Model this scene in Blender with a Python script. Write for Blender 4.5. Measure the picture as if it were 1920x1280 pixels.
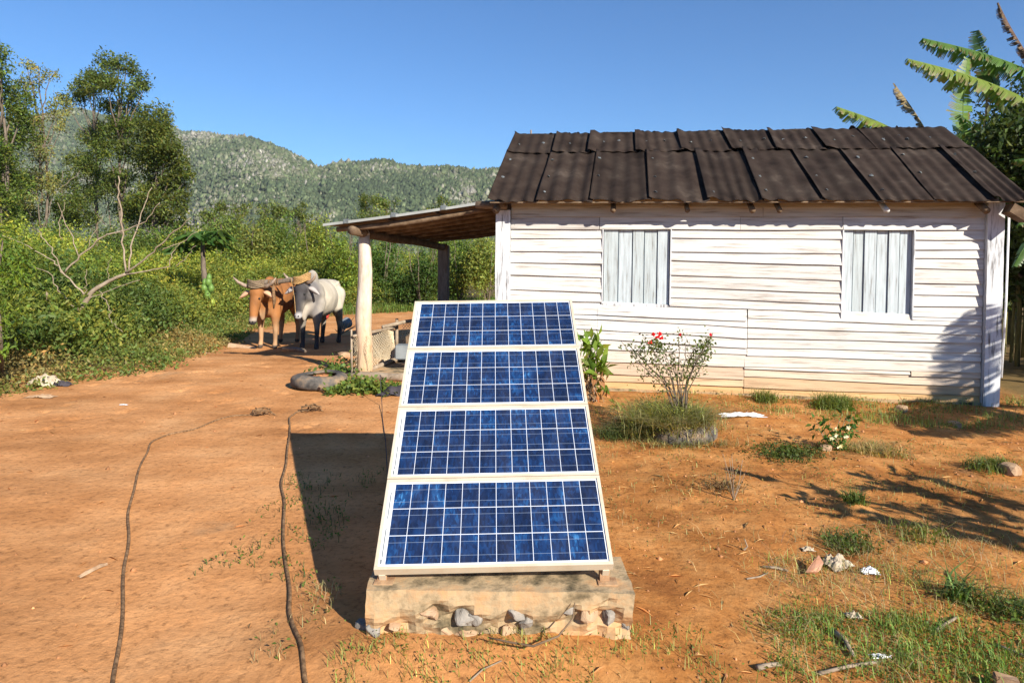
import bpy, bmesh, math, random
import numpy as np
from mathutils import Vector, Matrix, noise
random.seed(7); rng = np.random.default_rng(7)
S = bpy.context.scene; COL = S.collection
for o in list(bpy.data.objects): bpy.data.objects.remove(o)
# ------------------------------------------------------------------ camera, world, sun
FPX, PITCH, ROLL, HOR, EYE = 1280.0, .0261, .0122, 493.0, 1.6
CYP = HOR + FPX*math.tan(PITCH)
FW = np.array([0, math.cos(PITCH), -math.sin(PITCH)]); _u = np.array([0, math.sin(PITCH), math.cos(PITCH)]); _r = np.array([1., 0, 0])
RT = math.cos(ROLL)*_r + math.sin(ROLL)*_u; UP = math.cos(ROLL)*_u - math.sin(ROLL)*_r
cam = bpy.data.cameras.new('camera'); cam.lens = 24; cam.sensor_width = 36; cam.clip_start = .05; cam.clip_end = 6000
cam.shift_y = -(640-CYP)/1920
co = bpy.data.objects.new('camera', cam); COL.objects.link(co); S.camera = co
co.matrix_world = Matrix([[RT[0], UP[0], -FW[0], 0], [RT[1], UP[1], -FW[1], 0], [RT[2], UP[2], -FW[2], EYE], [0, 0, 0, 1]])
def ray(x, y): return FW + RT*(x-960)/FPX + UP*(CYP-y)/FPX
def G(x, y, z=0.):
    d = ray(x, y); return np.array([0, 0, EYE]) + d*(z-EYE)/d[2]
def D(x, y, Y):
    d = ray(x, y); return np.array([0, 0, EYE]) + d*Y/d[1]
SUN = np.array([1.44, -1.957, 1.346]); SUN /= np.linalg.norm(SUN)
W = bpy.data.worlds.new('World'); S.world = W; W.use_nodes = True
nt = W.node_tree; sky = nt.nodes.new('ShaderNodeTexSky'); sky.sky_type = 'NISHITA'; sky.sun_disc = False
sky.sun_elevation = math.asin(SUN[2]); sky.sun_rotation = math.atan2(SUN[0], SUN[1])
sky.altitude = 0; sky.air_density = 1.0; sky.dust_density = .0; sky.ozone_density = 4.5
bg = nt.nodes['Background']; bg.inputs[1].default_value = .05
tn = nt.nodes.new('ShaderNodeMix'); tn.data_type = 'RGBA'; tn.blend_type = 'MULTIPLY'; tn.inputs[0].default_value = 1; tn.inputs[7].default_value = (.70, 1.15, 1.52, 1)
nt.links.new(sky.outputs[0], tn.inputs[6]); nt.links.new(tn.outputs[2], bg.inputs[0])
sl = bpy.data.lights.new('sun', 'SUN'); sl.energy = 5.0; sl.angle = math.radians(.5); sl.color = (1, .925, .80)
so = bpy.data.objects.new('sun', sl); COL.objects.link(so); so.location = (8, -10, 12)
so.rotation_euler = Vector(SUN).to_track_quat('Z', 'Y').to_euler()
S.view_settings.view_transform = 'Standard'; S.view_settings.look = 'None'; S.view_settings.exposure = .95
S.render.engine = 'CYCLES'
try:
    S.cycles.volume_bounces = 0; S.cycles.max_bounces = 8; S.cycles.transparent_max_bounces = 8
except Exception: pass

# ------------------------------------------------------------------ helpers
def tag(o, label=None, cat=None, group=None, kind=None):
    for k, v in (('label', label), ('category', cat), ('group', group), ('kind', kind)):
        if v: o[k] = v
    return o
def empty(name, loc, rz=0, **k):
    o = bpy.data.objects.new(name, None); COL.objects.link(o); o.location = loc; o.rotation_euler = (0, 0, rz)
    o.empty_display_size = .2; return tag(o, **k)
def link(name, me, m, parent=None, smooth=False, world=False, **k):
    o = bpy.data.objects.new(name, me); COL.objects.link(o)
    if m: me.materials.append(m)
    if parent:
        o.parent = parent
        if world:
            bpy.context.view_layer.update(); o.matrix_parent_inverse = parent.matrix_world.inverted()
    if smooth: me.polygons.foreach_set('use_smooth', [True]*len(me.polygons))
    return tag(o, **k)
def fbm(x, y, seed=0, sc=1.0, oct=4):
    """vectorised value noise, about -1..1"""
    x = np.asarray(x, float)/sc; y = np.asarray(y, float)/sc; out = np.zeros(np.broadcast(x, y).shape); a = 1.; t = 0
    def h(i, j, s):
        n = (i*374761393 + j*668265263 + s*1442695041) & 0x7fffffff
        n = ((n ^ (n >> 13))*1274126177) & 0x7fffffff
        return ((n ^ (n >> 16)) & 0xffff)/32767.5 - 1
    for k in range(oct):
        i = np.floor(x).astype(np.int64); j = np.floor(y).astype(np.int64); u = x-i; v = y-j
        u = u*u*(3-2*u); v = v*v*(3-2*v); s = seed+k*17
        out = out + a*((h(i, j, s)*(1-u)+h(i+1, j, s)*u)*(1-v)+(h(i, j+1, s)*(1-u)+h(i+1, j+1, s)*u)*v)
        t += a; a *= .5; x = x*2.03+5.1; y = y*2.03+3.7
    return out/t
def setcol(me, cols):
    a = me.color_attributes.new('Col', 'FLOAT_COLOR', 'POINT')
    c = np.ones((len(cols), 4), np.float32); c[:, :3] = cols; a.data.foreach_set('color', c.ravel())
class MB:
    """collects shapes for one mesh"""
    def __init__(s): s.v = []; s.f = []; s.c = []
    def add(s, v, f, c=(1, 1, 1)):
        b = len(s.v); s.v += [tuple(map(float, p)) for p in v]; s.f += [tuple(i+b for i in q) for q in f]; s.c += [tuple(c)]*len(v); return s
    def box(s, lo, hi, M=None, c=(1, 1, 1), j=0):
        v = [Vector((x, y, z)) for x in (lo[0], hi[0]) for y in (lo[1], hi[1]) for z in (lo[2], hi[2])]
        if j: v = [p+Vector((random.uniform(-j, j), random.uniform(-j, j), random.uniform(-j, j))) for p in v]
        if M: v = [M @ p for p in v]
        return s.add(v, [(0, 1, 3, 2), (4, 6, 7, 5), (0, 4, 5, 1), (2, 3, 7, 6), (0, 2, 6, 4), (1, 5, 7, 3)], c)
    def tube(s, P, R, n=8, c=(1, 1, 1), cap=True, jit=0):
        P = [Vector(p) for p in P]; m = len(P)
        if not hasattr(R, '__len__'): R = [R]*m
        t0 = (P[1]-P[0]).normalized(); up = Vector((0, 0, 1)) if abs(t0.z) < .9 else Vector((1, 0, 0)); a = t0.cross(up).normalized()
        v = []
        for i in range(m):
            t = (P[min(i+1, m-1)]-P[max(i-1, 0)]).normalized(); a = (a-t*a.dot(t)).normalized(); b = t.cross(a)
            for k in range(n):
                w = 2*math.pi*k/n; r = R[i]*(1+random.uniform(-jit, jit)); v.append(P[i]+a*math.cos(w)*r+b*math.sin(w)*r)
        f = [(i*n+k, i*n+(k+1) % n, (i+1)*n+(k+1) % n, (i+1)*n+k) for i in range(m-1) for k in range(n)]
        if cap: f += [tuple(range(n-1, -1, -1)), tuple((m-1)*n+k for k in range(n))]
        return s.add(v, f, c)
    def build(s, name, m, parent=None, smooth=False, bevel=0, world=False, **k):
        me = bpy.data.meshes.new(name); me.from_pydata(s.v, [], s.f); 
        if bevel:
            bm = bmesh.new(); bm.from_mesh(me)
            bmesh.ops.bevel(bm, geom=[e for e in bm.edges], offset=bevel, segments=2, affect='EDGES', clamp_overlap=True)
            bm.to_mesh(me); bm.free(); setcol(me, np.ones((len(me.vertices), 3)))
        else: setcol(me, s.c)
        me.update(); return link(name, me, m, parent, smooth, world, **k)
class TM:
    """numpy triangle soup (leaves, blades)"""
    def __init__(s): s.v = []; s.t = []; s.c = []; s.n = 0
    def add(s, v, tris, c):
        n, k, _ = v.shape; tr = (np.arange(n)[:, None, None]*k + np.asarray(tris)[None] + s.n).reshape(-1, 3)
        s.v.append(v.reshape(-1, 3)); s.t.append(tr); s.c.append(np.asarray(c).reshape(-1, 3) if np.ndim(c) == 3 else np.repeat(np.asarray(c).reshape(-1, 3) if np.ndim(c) > 1 else np.tile(c, (n, 1)), k, 0)); s.n += n*k
    def leaves(s, P, L, T=None, wr=.45, col=(.1, .2, .05), var=.3, up=.5, droop=0):
        P = np.asarray(P, float); n = len(P)
        if n == 0: return s
        L = np.broadcast_to(L, (n,))
        if T is None:
            T = rng.normal(size=(n, 3)); T[:, 2] -= droop
        T = T/np.linalg.norm(T, axis=1, keepdims=True)
        N = rng.normal(size=(n, 3)); N[:, 2] += up*2; B = np.cross(N, T); B /= np.linalg.norm(B, axis=1, keepdims=True)+1e-9; N = np.cross(T, B)
        l = L[:, None]; v = np.stack([P, P+T*l*.42+B*l*wr*.5+N*l*.07, P+T*l-N*l*.06, P+T*l*.42-B*l*wr*.5+N*l*.07], 1)
        c = np.asarray(col, float); c = np.tile(c, (n, 1)) if c.ndim == 1 else c
        g = rng.normal(size=(n, 1)); h = rng.normal(size=(n, 1))
        c = c*np.array([1.28, 1.06, .78]); c = c*np.exp(var*g*.6)*np.concatenate([np.exp(var*h*.5), np.ones((n, 1)), np.exp(-var*h*.3)], 1)
        s.add(v, [(0, 1, 2), (0, 2, 3)], np.clip(c, .002, .9)); return s
    def blades(s, P, H, w, col, lean=.4, var=.3, curl=.5):
        P = np.asarray(P, float); n = len(P)
        if n == 0: return s
        H = np.broadcast_to(H, (n,))*rng.uniform(.6, 1.25, n); a = rng.uniform(0, 6.283, n)
        d = np.stack([np.cos(a), np.sin(a), 0*a], 1); sd = np.stack([-np.sin(a), np.cos(a), 0*a], 1)*w/2
        k = (lean*rng.uniform(.1, 1.6, n)*H)[:, None]; z = np.array([0, 0, 1.]); h = H[:, None]
        m = P+d*k*.4+z*h*.6; e = P+d*k*(1+curl)+z*h*rng.uniform(.7, 1., n)[:, None]
        v = np.stack([P-sd, P+sd, m-sd*.8, m+sd*.8, e], 1)
        c = np.asarray(col, float); c = np.tile(c, (n, 1)) if c.ndim == 1 else c
        c = c*np.exp(var*rng.normal(size=(n, 1)))*np.exp(var*.3*rng.normal(size=(n, 3)))
        s.add(v, [(0, 1, 3), (0, 3, 2), (2, 3, 4)], np.clip(c, .002, .9)); return s
    def mesh(s, name):
        v = np.concatenate(s.v); t = np.concatenate(s.t); c = np.concatenate(s.c); me = bpy.data.meshes.new(name)
        me.vertices.add(len(v)); me.vertices.foreach_set('co', v.astype(np.float32).ravel())
        me.loops.add(t.size); me.loops.foreach_set('vertex_index', t.astype(np.int32).ravel())
        me.polygons.add(len(t)); me.polygons.foreach_set('loop_start', np.arange(0, t.size, 3, dtype=np.int32))
        me.update(calc_edges=True); me.validate(); setcol(me, c); return me
    def build(s, name, m, parent=None, **k): return link(name, s.mesh(name), m, parent, **k)

# ------------------------------------------------------------------ materials
def nodes(m):
    m.use_nodes = True; t = m.node_tree; return t, t.nodes, t.links, t.nodes['Principled BSDF']
def ramp(N, stops):
    r = N.new('ShaderNodeValToRGB'); e = r.color_ramp.elements
    while len(e) < len(stops): e.new(.5)
    for q, (p, c) in zip(e, stops): q.position = p; q.color = (*c, 1)
    return r
def pmat(name, stops, scale=5, stretch=(1, 1, 1), detail=6, rough=.85, bump=.3, bscale=None, bdist=.01, attr=True, spec=.25, metal=0, dist=0):
    m = bpy.data.materials.new(name); t, N, Lk, B = nodes(m)
    tc = N.new('ShaderNodeTexCoord'); mp = N.new('ShaderNodeMapping'); mp.inputs['Scale'].default_value = stretch
    Lk.new(tc.outputs['Object'], mp.inputs[0])
    n = N.new('ShaderNodeTexNoise'); n.inputs['Scale'].default_value = scale; n.inputs['Detail'].default_value = detail; n.inputs['Roughness'].default_value = .65; n.inputs['Distortion'].default_value = dist
    Lk.new(mp.outputs[0], n.inputs[0]); r = ramp(N, stops); Lk.new(n.outputs[0], r.inputs[0]); out = r.outputs[0]
    if attr:
        a = N.new('ShaderNodeAttribute'); a.attribute_name = 'Col'; x = N.new('ShaderNodeMix'); x.data_type = 'RGBA'; x.blend_type = 'MULTIPLY'; x.inputs[0].default_value = 1
        Lk.new(out, x.inputs[6]); Lk.new(a.outputs[0], x.inputs[7]); out = x.outputs[2]
    Lk.new(out, B.inputs['Base Color']); B.inputs['Roughness'].default_value = rough; B.inputs['Specular IOR Level'].default_value = spec; B.inputs['Metallic'].default_value = metal
    if bump:
        n2 = N.new('ShaderNodeTexNoise'); n2.inputs['Scale'].default_value = bscale or scale*3; n2.inputs['Detail'].default_value = 5; Lk.new(mp.outputs[0], n2.inputs[0])
        b = N.new('ShaderNodeBump'); b.inputs['Strength'].default_value = bump; b.inputs['Distance'].default_value = bdist; Lk.new(n2.outputs[0], b.inputs['Height']); Lk.new(b.outputs[0], B.inputs['Normal'])
    return m
def leafmat(name, trans=.4, rough=.55, tint=(1.3, 1.25, .5)):
    m = bpy.data.materials.new(name); t, N, Lk, B = nodes(m)
    a = N.new('ShaderNodeAttribute'); a.attribute_name = 'Col'; Lk.new(a.outputs[0], B.inputs['Base Color'])
    B.inputs['Roughness'].default_value = rough; B.inputs['Specular IOR Level'].default_value = .3
    x = N.new('ShaderNodeMix'); x.data_type = 'RGBA'; x.blend_type = 'MULTIPLY'; x.inputs[0].default_value = 1; x.inputs[7].default_value = (*tint, 1); Lk.new(a.outputs[0], x.inputs[6])
    tr = N.new('ShaderNodeBsdfTranslucent'); Lk.new(x.outputs[2], tr.inputs[0]); ms = N.new('ShaderNodeMixShader'); ms.inputs[0].default_value = trans
    Lk.new(B.outputs[0], ms.inputs[1]); Lk.new(tr.outputs[0], ms.inputs[2]); Lk.new(ms.outputs[0], N['Material Output'].inputs[0]); return m
M = {}
M['leaf'] = leafmat('leaf'); M['banana'] = leafmat('banana_leaf', .45, .4)
M['dry'] = leafmat('dry_plant', .2, .8, (1, 1, 1))
M['bark'] = pmat('bark', [(.3, (.08, .058, .04)), (.55, (.16, .125, .095)), (.75, (.24, .2, .155))], 8, (3, 3, .8), bump=.5, bdist=.02)
M['deadwood'] = pmat('dead_wood', [(.3, (.2, .145, .095)), (.7, (.36, .29, .215))], 14, bump=.3)
M['paint'] = pmat('weathered_white_paint', [(.29, (.21, .18, .15)), (.38, (.40, .37, .34)), (.46, (.53, .515, .49)), (.60, (.61, .60, .58))], 4, (.5, 4, 9), detail=12, bump=.6, bscale=9, bdist=.004, rough=.8)
M['paintv'] = pmat('flaking_white_post_paint', [(.33, (.12, .10, .09)), (.41, (.3, .31, .32)), (.47, (.54, .55, .57)), (.7, (.62, .635, .66))], 5, (6, 6, .55), detail=9, bump=.4, bscale=9, bdist=.004)
M['shutter'] = pmat('pale_blue_shutter_paint', [(.32, (.22, .22, .21)), (.42, (.38, .42, .44)), (.6, (.47, .53, .56))], 5, (7, 7, .5), detail=8, bump=.3, bdist=.004)
M['roofing'] = pmat('dark_bitumen_roofing', [(.3, (.014, .0095, .0075)), (.46, (.028, .019, .015)), (.58, (.036, .026, .0205)), (.72, (.066, .05, .04))], 3, (1, 1, 1), detail=9, bump=.25, bscale=40, bdist=.006, rough=.95, spec=.12)
M['rawwood'] = pmat('brown_pole_wood', [(.3, (.07, .042, .025)), (.55, (.17, .115, .07)), (.8, (.28, .21, .14))], 6, (1.2, 1.2, 1.2), bump=.4, bdist=.01)
M['postwood'] = pmat('limewashed_post', [(.28, (.33, .20, .11)), (.42, (.5, .41, .32)), (.7, (.62, .57, .5))], 5, (3, 3, .8), detail=8, bump=.5, bscale=14, bdist=.012)
M['graywood'] = pmat('grey_post', [(.3, (.11, .08, .06)), (.7, (.27, .23, .2))], 5, (3, 3, .8), bump=.5)
M['zinc'] = pmat('grey_sheet_metal', [(.3, (.3, .31, .29)), (.7, (.42, .44, .42))], 3, rough=.45, bump=.1, metal=.2)
M['concrete'] = pmat('stained_concrete', [(.34, (.05, .042, .024)), (.41, (.17, .13, .075)), (.49, (.38, .28, .165)), (.6, (.46, .27, .13)), (.72, (.5, .38, .24))], 4.5, detail=10, bump=.6, bscale=22, bdist=.012, rough=.95)
M['stone'] = pmat('grey_rubble_stone', [(.3, (.09, .083, .075)), (.5, (.2, .185, .165)), (.75, (.36, .32, .27))], 9, bump=.6, bscale=20, bdist=.01)
M['clay'] = pmat('clay_stone', [(.3, (.25, .14, .07)), (.7, (.44, .31, .2))], 9, bump=.5)
M['alu'] = pmat('cream_aluminium', [(.3, (.48, .38, .26)), (.5, (.58, .50, .38)), (.8, (.62, .56, .45))], 4, (1, 1, 1), rough=.4, bump=.08, metal=.1, spec=.5)
M['rust'] = pmat('rusty_bracket', [(.3, (.24, .11, .05)), (.7, (.5, .34, .2))], 14, bump=.3, metal=.2)
M['rubber'] = pmat('dusty_rubber', [(.34, (.035, .033, .031)), (.48, (.105, .095, .085)), (.66, (.28, .19, .115))], 5, bump=.3, bscale=30)
M['rope'] = pmat('braided_rope', [(.4, (.10, .055, .025)), (.6, (.27, .16, .08))], 40, bump=.8, bscale=60, bdist=.004)
M['hornm'] = pmat('horn', [(.3, (.16, .11, .08)), (.7, (.42, .32, .24))], 12, bump=.2, rough=.5)
M['hide'] = pmat('ox_hide', [(.3, (.85, .85, .85)), (.7, (1, 1, 1))], 5, bump=.15, bscale=60, bdist=.004, rough=.75)
M['weave'] = pmat('plaited_palm_lashing', [(.35, (.2, .11, .04)), (.6, (.5, .31, .13))], 40, (1, 1, 3), bump=.8, bscale=60)
M['lash'] = pmat('grey_brown_lashing', [(.35, (.10, .07, .045)), (.6, (.27, .2, .13))], 40, (1, 1, 3), bump=.8, bscale=60)
M['net'] = pmat('tan_netting', [(.3, (.55, .42, .26)), (.7, (.72, .6, .42))], 10, bump=0)
M['white'] = pmat('white_plastic', [(.3, (.72, .72, .74)), (.7, (.85, .85, .86))], 8, bump=.2, rough=.5)
M['cloth'] = pmat('dark_cloth', [(.3, (.02, .018, .022)), (.7, (.07, .06, .07))], 8, bump=.3)
M['red'] = pmat('red_cloth', [(.3, (.55, .05, .04)), (.7, (.7, .12, .08))], 8, bump=.3)
M['bluegrey'] = pmat('blue_grey_plastic', [(.3, (.15, .165, .17)), (.7, (.24, .26, .265))], 6, bump=.1, rough=.5)
M['petalred'] = pmat('red_petal', [(.3, (.6, .012, .03)), (.7, (.78, .05, .1))], 20, bump=0)
M['petalwhite'] = pmat('white_petal', [(.3, (.8, .8, .8)), (.7, (.85, .85, .88))], 20, bump=0)
M['fruit'] = pmat('papaya_skin', [(.3, (.07, .14, .03)), (.7, (.14, .24, .05))], 6, bump=.1, rough=.45)
M['yellow'] = pmat('yellow_petal', [(.3, (.75, .55, .03)), (.7, (.8, .6, .05))], 20, bump=0)
M['nail'] = pmat('bottle_cap_washer', [(.3, (.12, .13, .14)), (.7, (.22, .25, .25))], 20, bump=.2, rough=.5, metal=.3)
M['soilclod'] = pmat('soil_clod', [(.3, (.25, .105, .04)), (.7, (.46, .22, .1))], 20, bump=.3)

# ground material
def ground_mat():
    m = bpy.data.materials.new('red_dirt'); t, N, L, B = nodes(m)
    tc = N.new('ShaderNodeTexCoord'); O = tc.outputs['Object']
    def nz(sc, det=6, st=(1, 1, 1), ro=.6):
        mp = N.new('ShaderNodeMapping'); mp.inputs['Scale'].default_value = st; L.new(O, mp.inputs[0])
        n = N.new('ShaderNodeTexNoise'); n.inputs['Scale'].default_value = sc; n.inputs['Detail'].default_value = det; n.inputs['Roughness'].default_value = ro; L.new(mp.outputs[0], n.inputs[0]); return n.outputs[0]
    def mix(f, a, b, bt='MIX'):
        x = N.new('ShaderNodeMix'); x.data_type = 'RGBA'; x.blend_type = bt
        if isinstance(f, float): x.inputs[0].default_value = f
        else: L.new(f, x.inputs[0])
        for s, q in ((6, a), (7, b)):
            if isinstance(q, tuple): x.inputs[s].default_value = (*q, 1)
            else: L.new(q, x.inputs[s])
        return x.outputs[2]
    def mr(v, a, b, c=0., d=1.):
        x = N.new('ShaderNodeMapRange'); L.new(v, x.inputs[0])
        for i, q in zip((1, 2, 3, 4), (a, b, c, d)): x.inputs[i].default_value = q
        return x.outputs[0]
    at = N.new('ShaderNodeAttribute'); at.attribute_name = 'Col'; sp = N.new('ShaderNodeSeparateColor'); L.new(at.outputs[0], sp.inputs[0])
    path = ramp(N, [(.3, (.46, .20, .07)), (.5, (.58, .275, .108)), (.72, (.66, .35, .155))]); L.new(nz(1.3, 9), path.inputs[0])
    yard = ramp(N, [(.32, (.26, .095, .026)), (.48, (.44, .185, .052)), (.64, (.56, .275, .095))]); L.new(nz(2.2, 10, (1, 1, 1), .7), yard.inputs[0])
    c = mix(sp.outputs[0], yard.outputs[0], path.outputs[0])
    fine = ramp(N, [(.34, (.52, .5, .48)), (.47, (.95, .95, .95)), (.7, (1.12, 1.12, 1.12))]); L.new(nz(26, 8, (1, 1, 1), .75), fine.inputs[0]); c = mix(1., c, fine.outputs[0], 'MULTIPLY')
    streak = ramp(N, [(.35, (.78, .76, .74)), (.6, (1.05, 1.05, 1.05))]); L.new(nz(2.4, 5, (.35, 1.7, 1)), streak.inputs[0]); c = mix(.6, c, streak.outputs[0], 'MULTIPLY')
    blot = ramp(N, [(.36, (.70, .66, .60)), (.52, (1, 1, 1)), (.7, (1.08, 1.06, 1.04))]); L.new(nz(.75, 7, (1, 1, 1), .62), blot.inputs[0]); c = mix(.8, c, blot.outputs[0], 'MULTIPLY')
    c = mix(mr(nz(.9, 4), .63, .72, 0., .35), c, (.33, .25, .15))
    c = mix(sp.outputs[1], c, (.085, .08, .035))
    vo = N.new('ShaderNodeTexVoronoi'); vo.inputs['Scale'].default_value = 17; vo.inputs['Randomness'].default_value = 1; L.new(O, vo.inputs[0])
    c = mix(mr(vo.outputs['Distance'], .05, .09, .55, 0.), c, (.16, .07, .03))
    L.new(c, B.inputs['Base Color']); B.inputs['Roughness'].default_value = .95; B.inputs['Specular IOR Level'].default_value = .1
    b1 = N.new('ShaderNodeBump'); b1.inputs['Strength'].default_value = .6; b1.inputs['Distance'].default_value = .03; L.new(nz(9, 10, (1, 1, 1), .7), b1.inputs['Height'])
    b2 = N.new('ShaderNodeBump'); b2.inputs['Strength'].default_value = .35; b2.inputs['Distance'].default_value = .006; L.new(nz(60, 8, (1, 1, 1), .7), b2.inputs['Height']); L.new(b1.outputs[0], b2.inputs['Normal'])
    L.new(b2.outputs[0], B.inputs['Normal']); return m

# ------------------------------------------------------------------ ground
EDGE = np.array([G(*q)[:2] for q in [(-400, 830), (0, 738), (150, 712), (300, 690), (350, 662), (420, 632), (470, 606), (560, 590), (650, 580), (760, 576), (930, 570), (1150, 566)]])
def veg_dist(x, y):
    """signed distance past the edge of the dirt (positive = in the vegetation)"""
    x = np.asarray(x, float); y = np.asarray(y, float); best = np.full(x.shape, 1e9); sgn = np.ones(x.shape)
    for a, b in zip(EDGE[:-1], EDGE[1:]):
        d = b-a; t = np.clip(((x-a[0])*d[0]+(y-a[1])*d[1])/(d@d), 0, 1); ex = x-(a[0]+t*d[0]); ey = y-(a[1]+t*d[1]); q = np.hypot(ex, ey)
        s = np.sign(d[0]*ey-d[1]*ex); m = q < best-1e-9; best = np.where(m, q, best); sgn = np.where(m, s, sgn)
    return best*sgn
HA = np.array([-.2046, 8.7674]); HANG = .1542; Hd = np.array([math.cos(HANG), -math.sin(HANG)]); Hn = np.array([math.sin(HANG), math.cos(HANG)])
def zg(x, y):
    x = np.asarray(x, float); y = np.asarray(y, float)
    near = np.exp(-np.maximum(0, np.hypot(x, y-6)-14)/10)
    right = 1/(1+np.exp(-(x-.7)*3))
    z = near*(.018*fbm(x, y, 3, 1.1, 4)+.006*fbm(x, y, 9, .22, 4)*(.4+1.0*right)) + right*near*.014*fbm(x, y, 31, .5, 3)
    z = z - near*.012*np.clip(fbm(x, y, 52, .16, 2)-.30, 0, .4)*4*(fbm(x, y, 53, 1.3, 2) > 0)
    z = z + .075*np.exp(-(((x+.05)/.85)**4+((y-2.95)/.42)**4))
    u = (x-HA[0])*Hd[0]+(y-HA[1])*Hd[1]; v = (x-HA[0])*Hn[0]+(y-HA[1])*Hn[1]
    z = z + .03*np.exp(-((v+.15)/.3)**2)*(u > -.3)*(u < 6.3)*(1+.8*fbm(x, y, 5, .3, 3))
    z = z + .06*np.exp(-(((x-2.7)/.45)**2+((y-7.1)/.3)**2)) + .05*np.exp(-(((x-2.27)/.12)**2+((y-4.47)/.1)**2)) + .05*np.exp(-(((x-3.85)/.3)**2+((y-5.3)/.15)**2)) + .04*np.exp(-(((x-2.85)/.4)**2+((y-5.6)/.25)**2))
    z = z - .15/(1+np.exp(-(y-11.9)*2.2))/(1+np.exp((x+2.3)*3))
    vd = veg_dist(x, y); z = z + np.clip(vd, 0, 2)*.06*near*(x < 2)
    return z
def axis(a, b, fine, lo, hi, g=1.12):
    c = list(np.arange(a, b, fine)); s = fine; p = b
    while p < hi: c.append(p); s *= g; p += s
    c.append(hi); s = fine; p = a-fine; l = []
    while p > lo: l.append(p); s *= g; p -= s
    l.append(lo); return np.array(l[::-1]+c)
gx = axis(-7, 6.5, .035, -1600, 1600, 1.1); gy = axis(2., 10., .035, -300, 2000, 1.06)
X, Y = np.meshgrid(gx, gy); Z = zg(X, Y); nx, ny = len(gx), len(gy)
me = bpy.data.meshes.new('ground'); vv = np.stack([X, Y, Z], -1).reshape(-1, 3).astype(np.float32)
ii = (np.arange(ny-1)[:, None]*nx+np.arange(nx-1)[None]).ravel(); q = np.stack([ii, ii+1, ii+nx+1, ii+nx], 1).astype(np.int32)
me.vertices.add(len(vv)); me.vertices.foreach_set('co', vv.ravel()); me.loops.add(q.size); me.loops.foreach_set('vertex_index', q.ravel())
me.polygons.add(len(q)); me.polygons.foreach_set('loop_start', np.arange(0, q.size, 4, dtype=np.int32)); me.update(calc_edges=True)
pathm = np.clip(1/(1+np.exp((X+.35+.5*fbm(X, Y, 12, .8, 3))*3.5)), 0, 1); pathm = np.maximum(pathm, (Y > 11)*1.)
vegm = np.clip(veg_dist(X, Y)*1.4+.5*fbm(X, Y, 44, .5, 3), 0, 1)*.9
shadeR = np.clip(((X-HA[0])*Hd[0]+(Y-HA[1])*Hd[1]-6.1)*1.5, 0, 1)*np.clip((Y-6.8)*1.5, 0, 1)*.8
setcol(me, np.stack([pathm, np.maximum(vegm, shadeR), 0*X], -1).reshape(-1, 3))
link('ground', me, ground_mat(), smooth=True, kind='structure')

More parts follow.
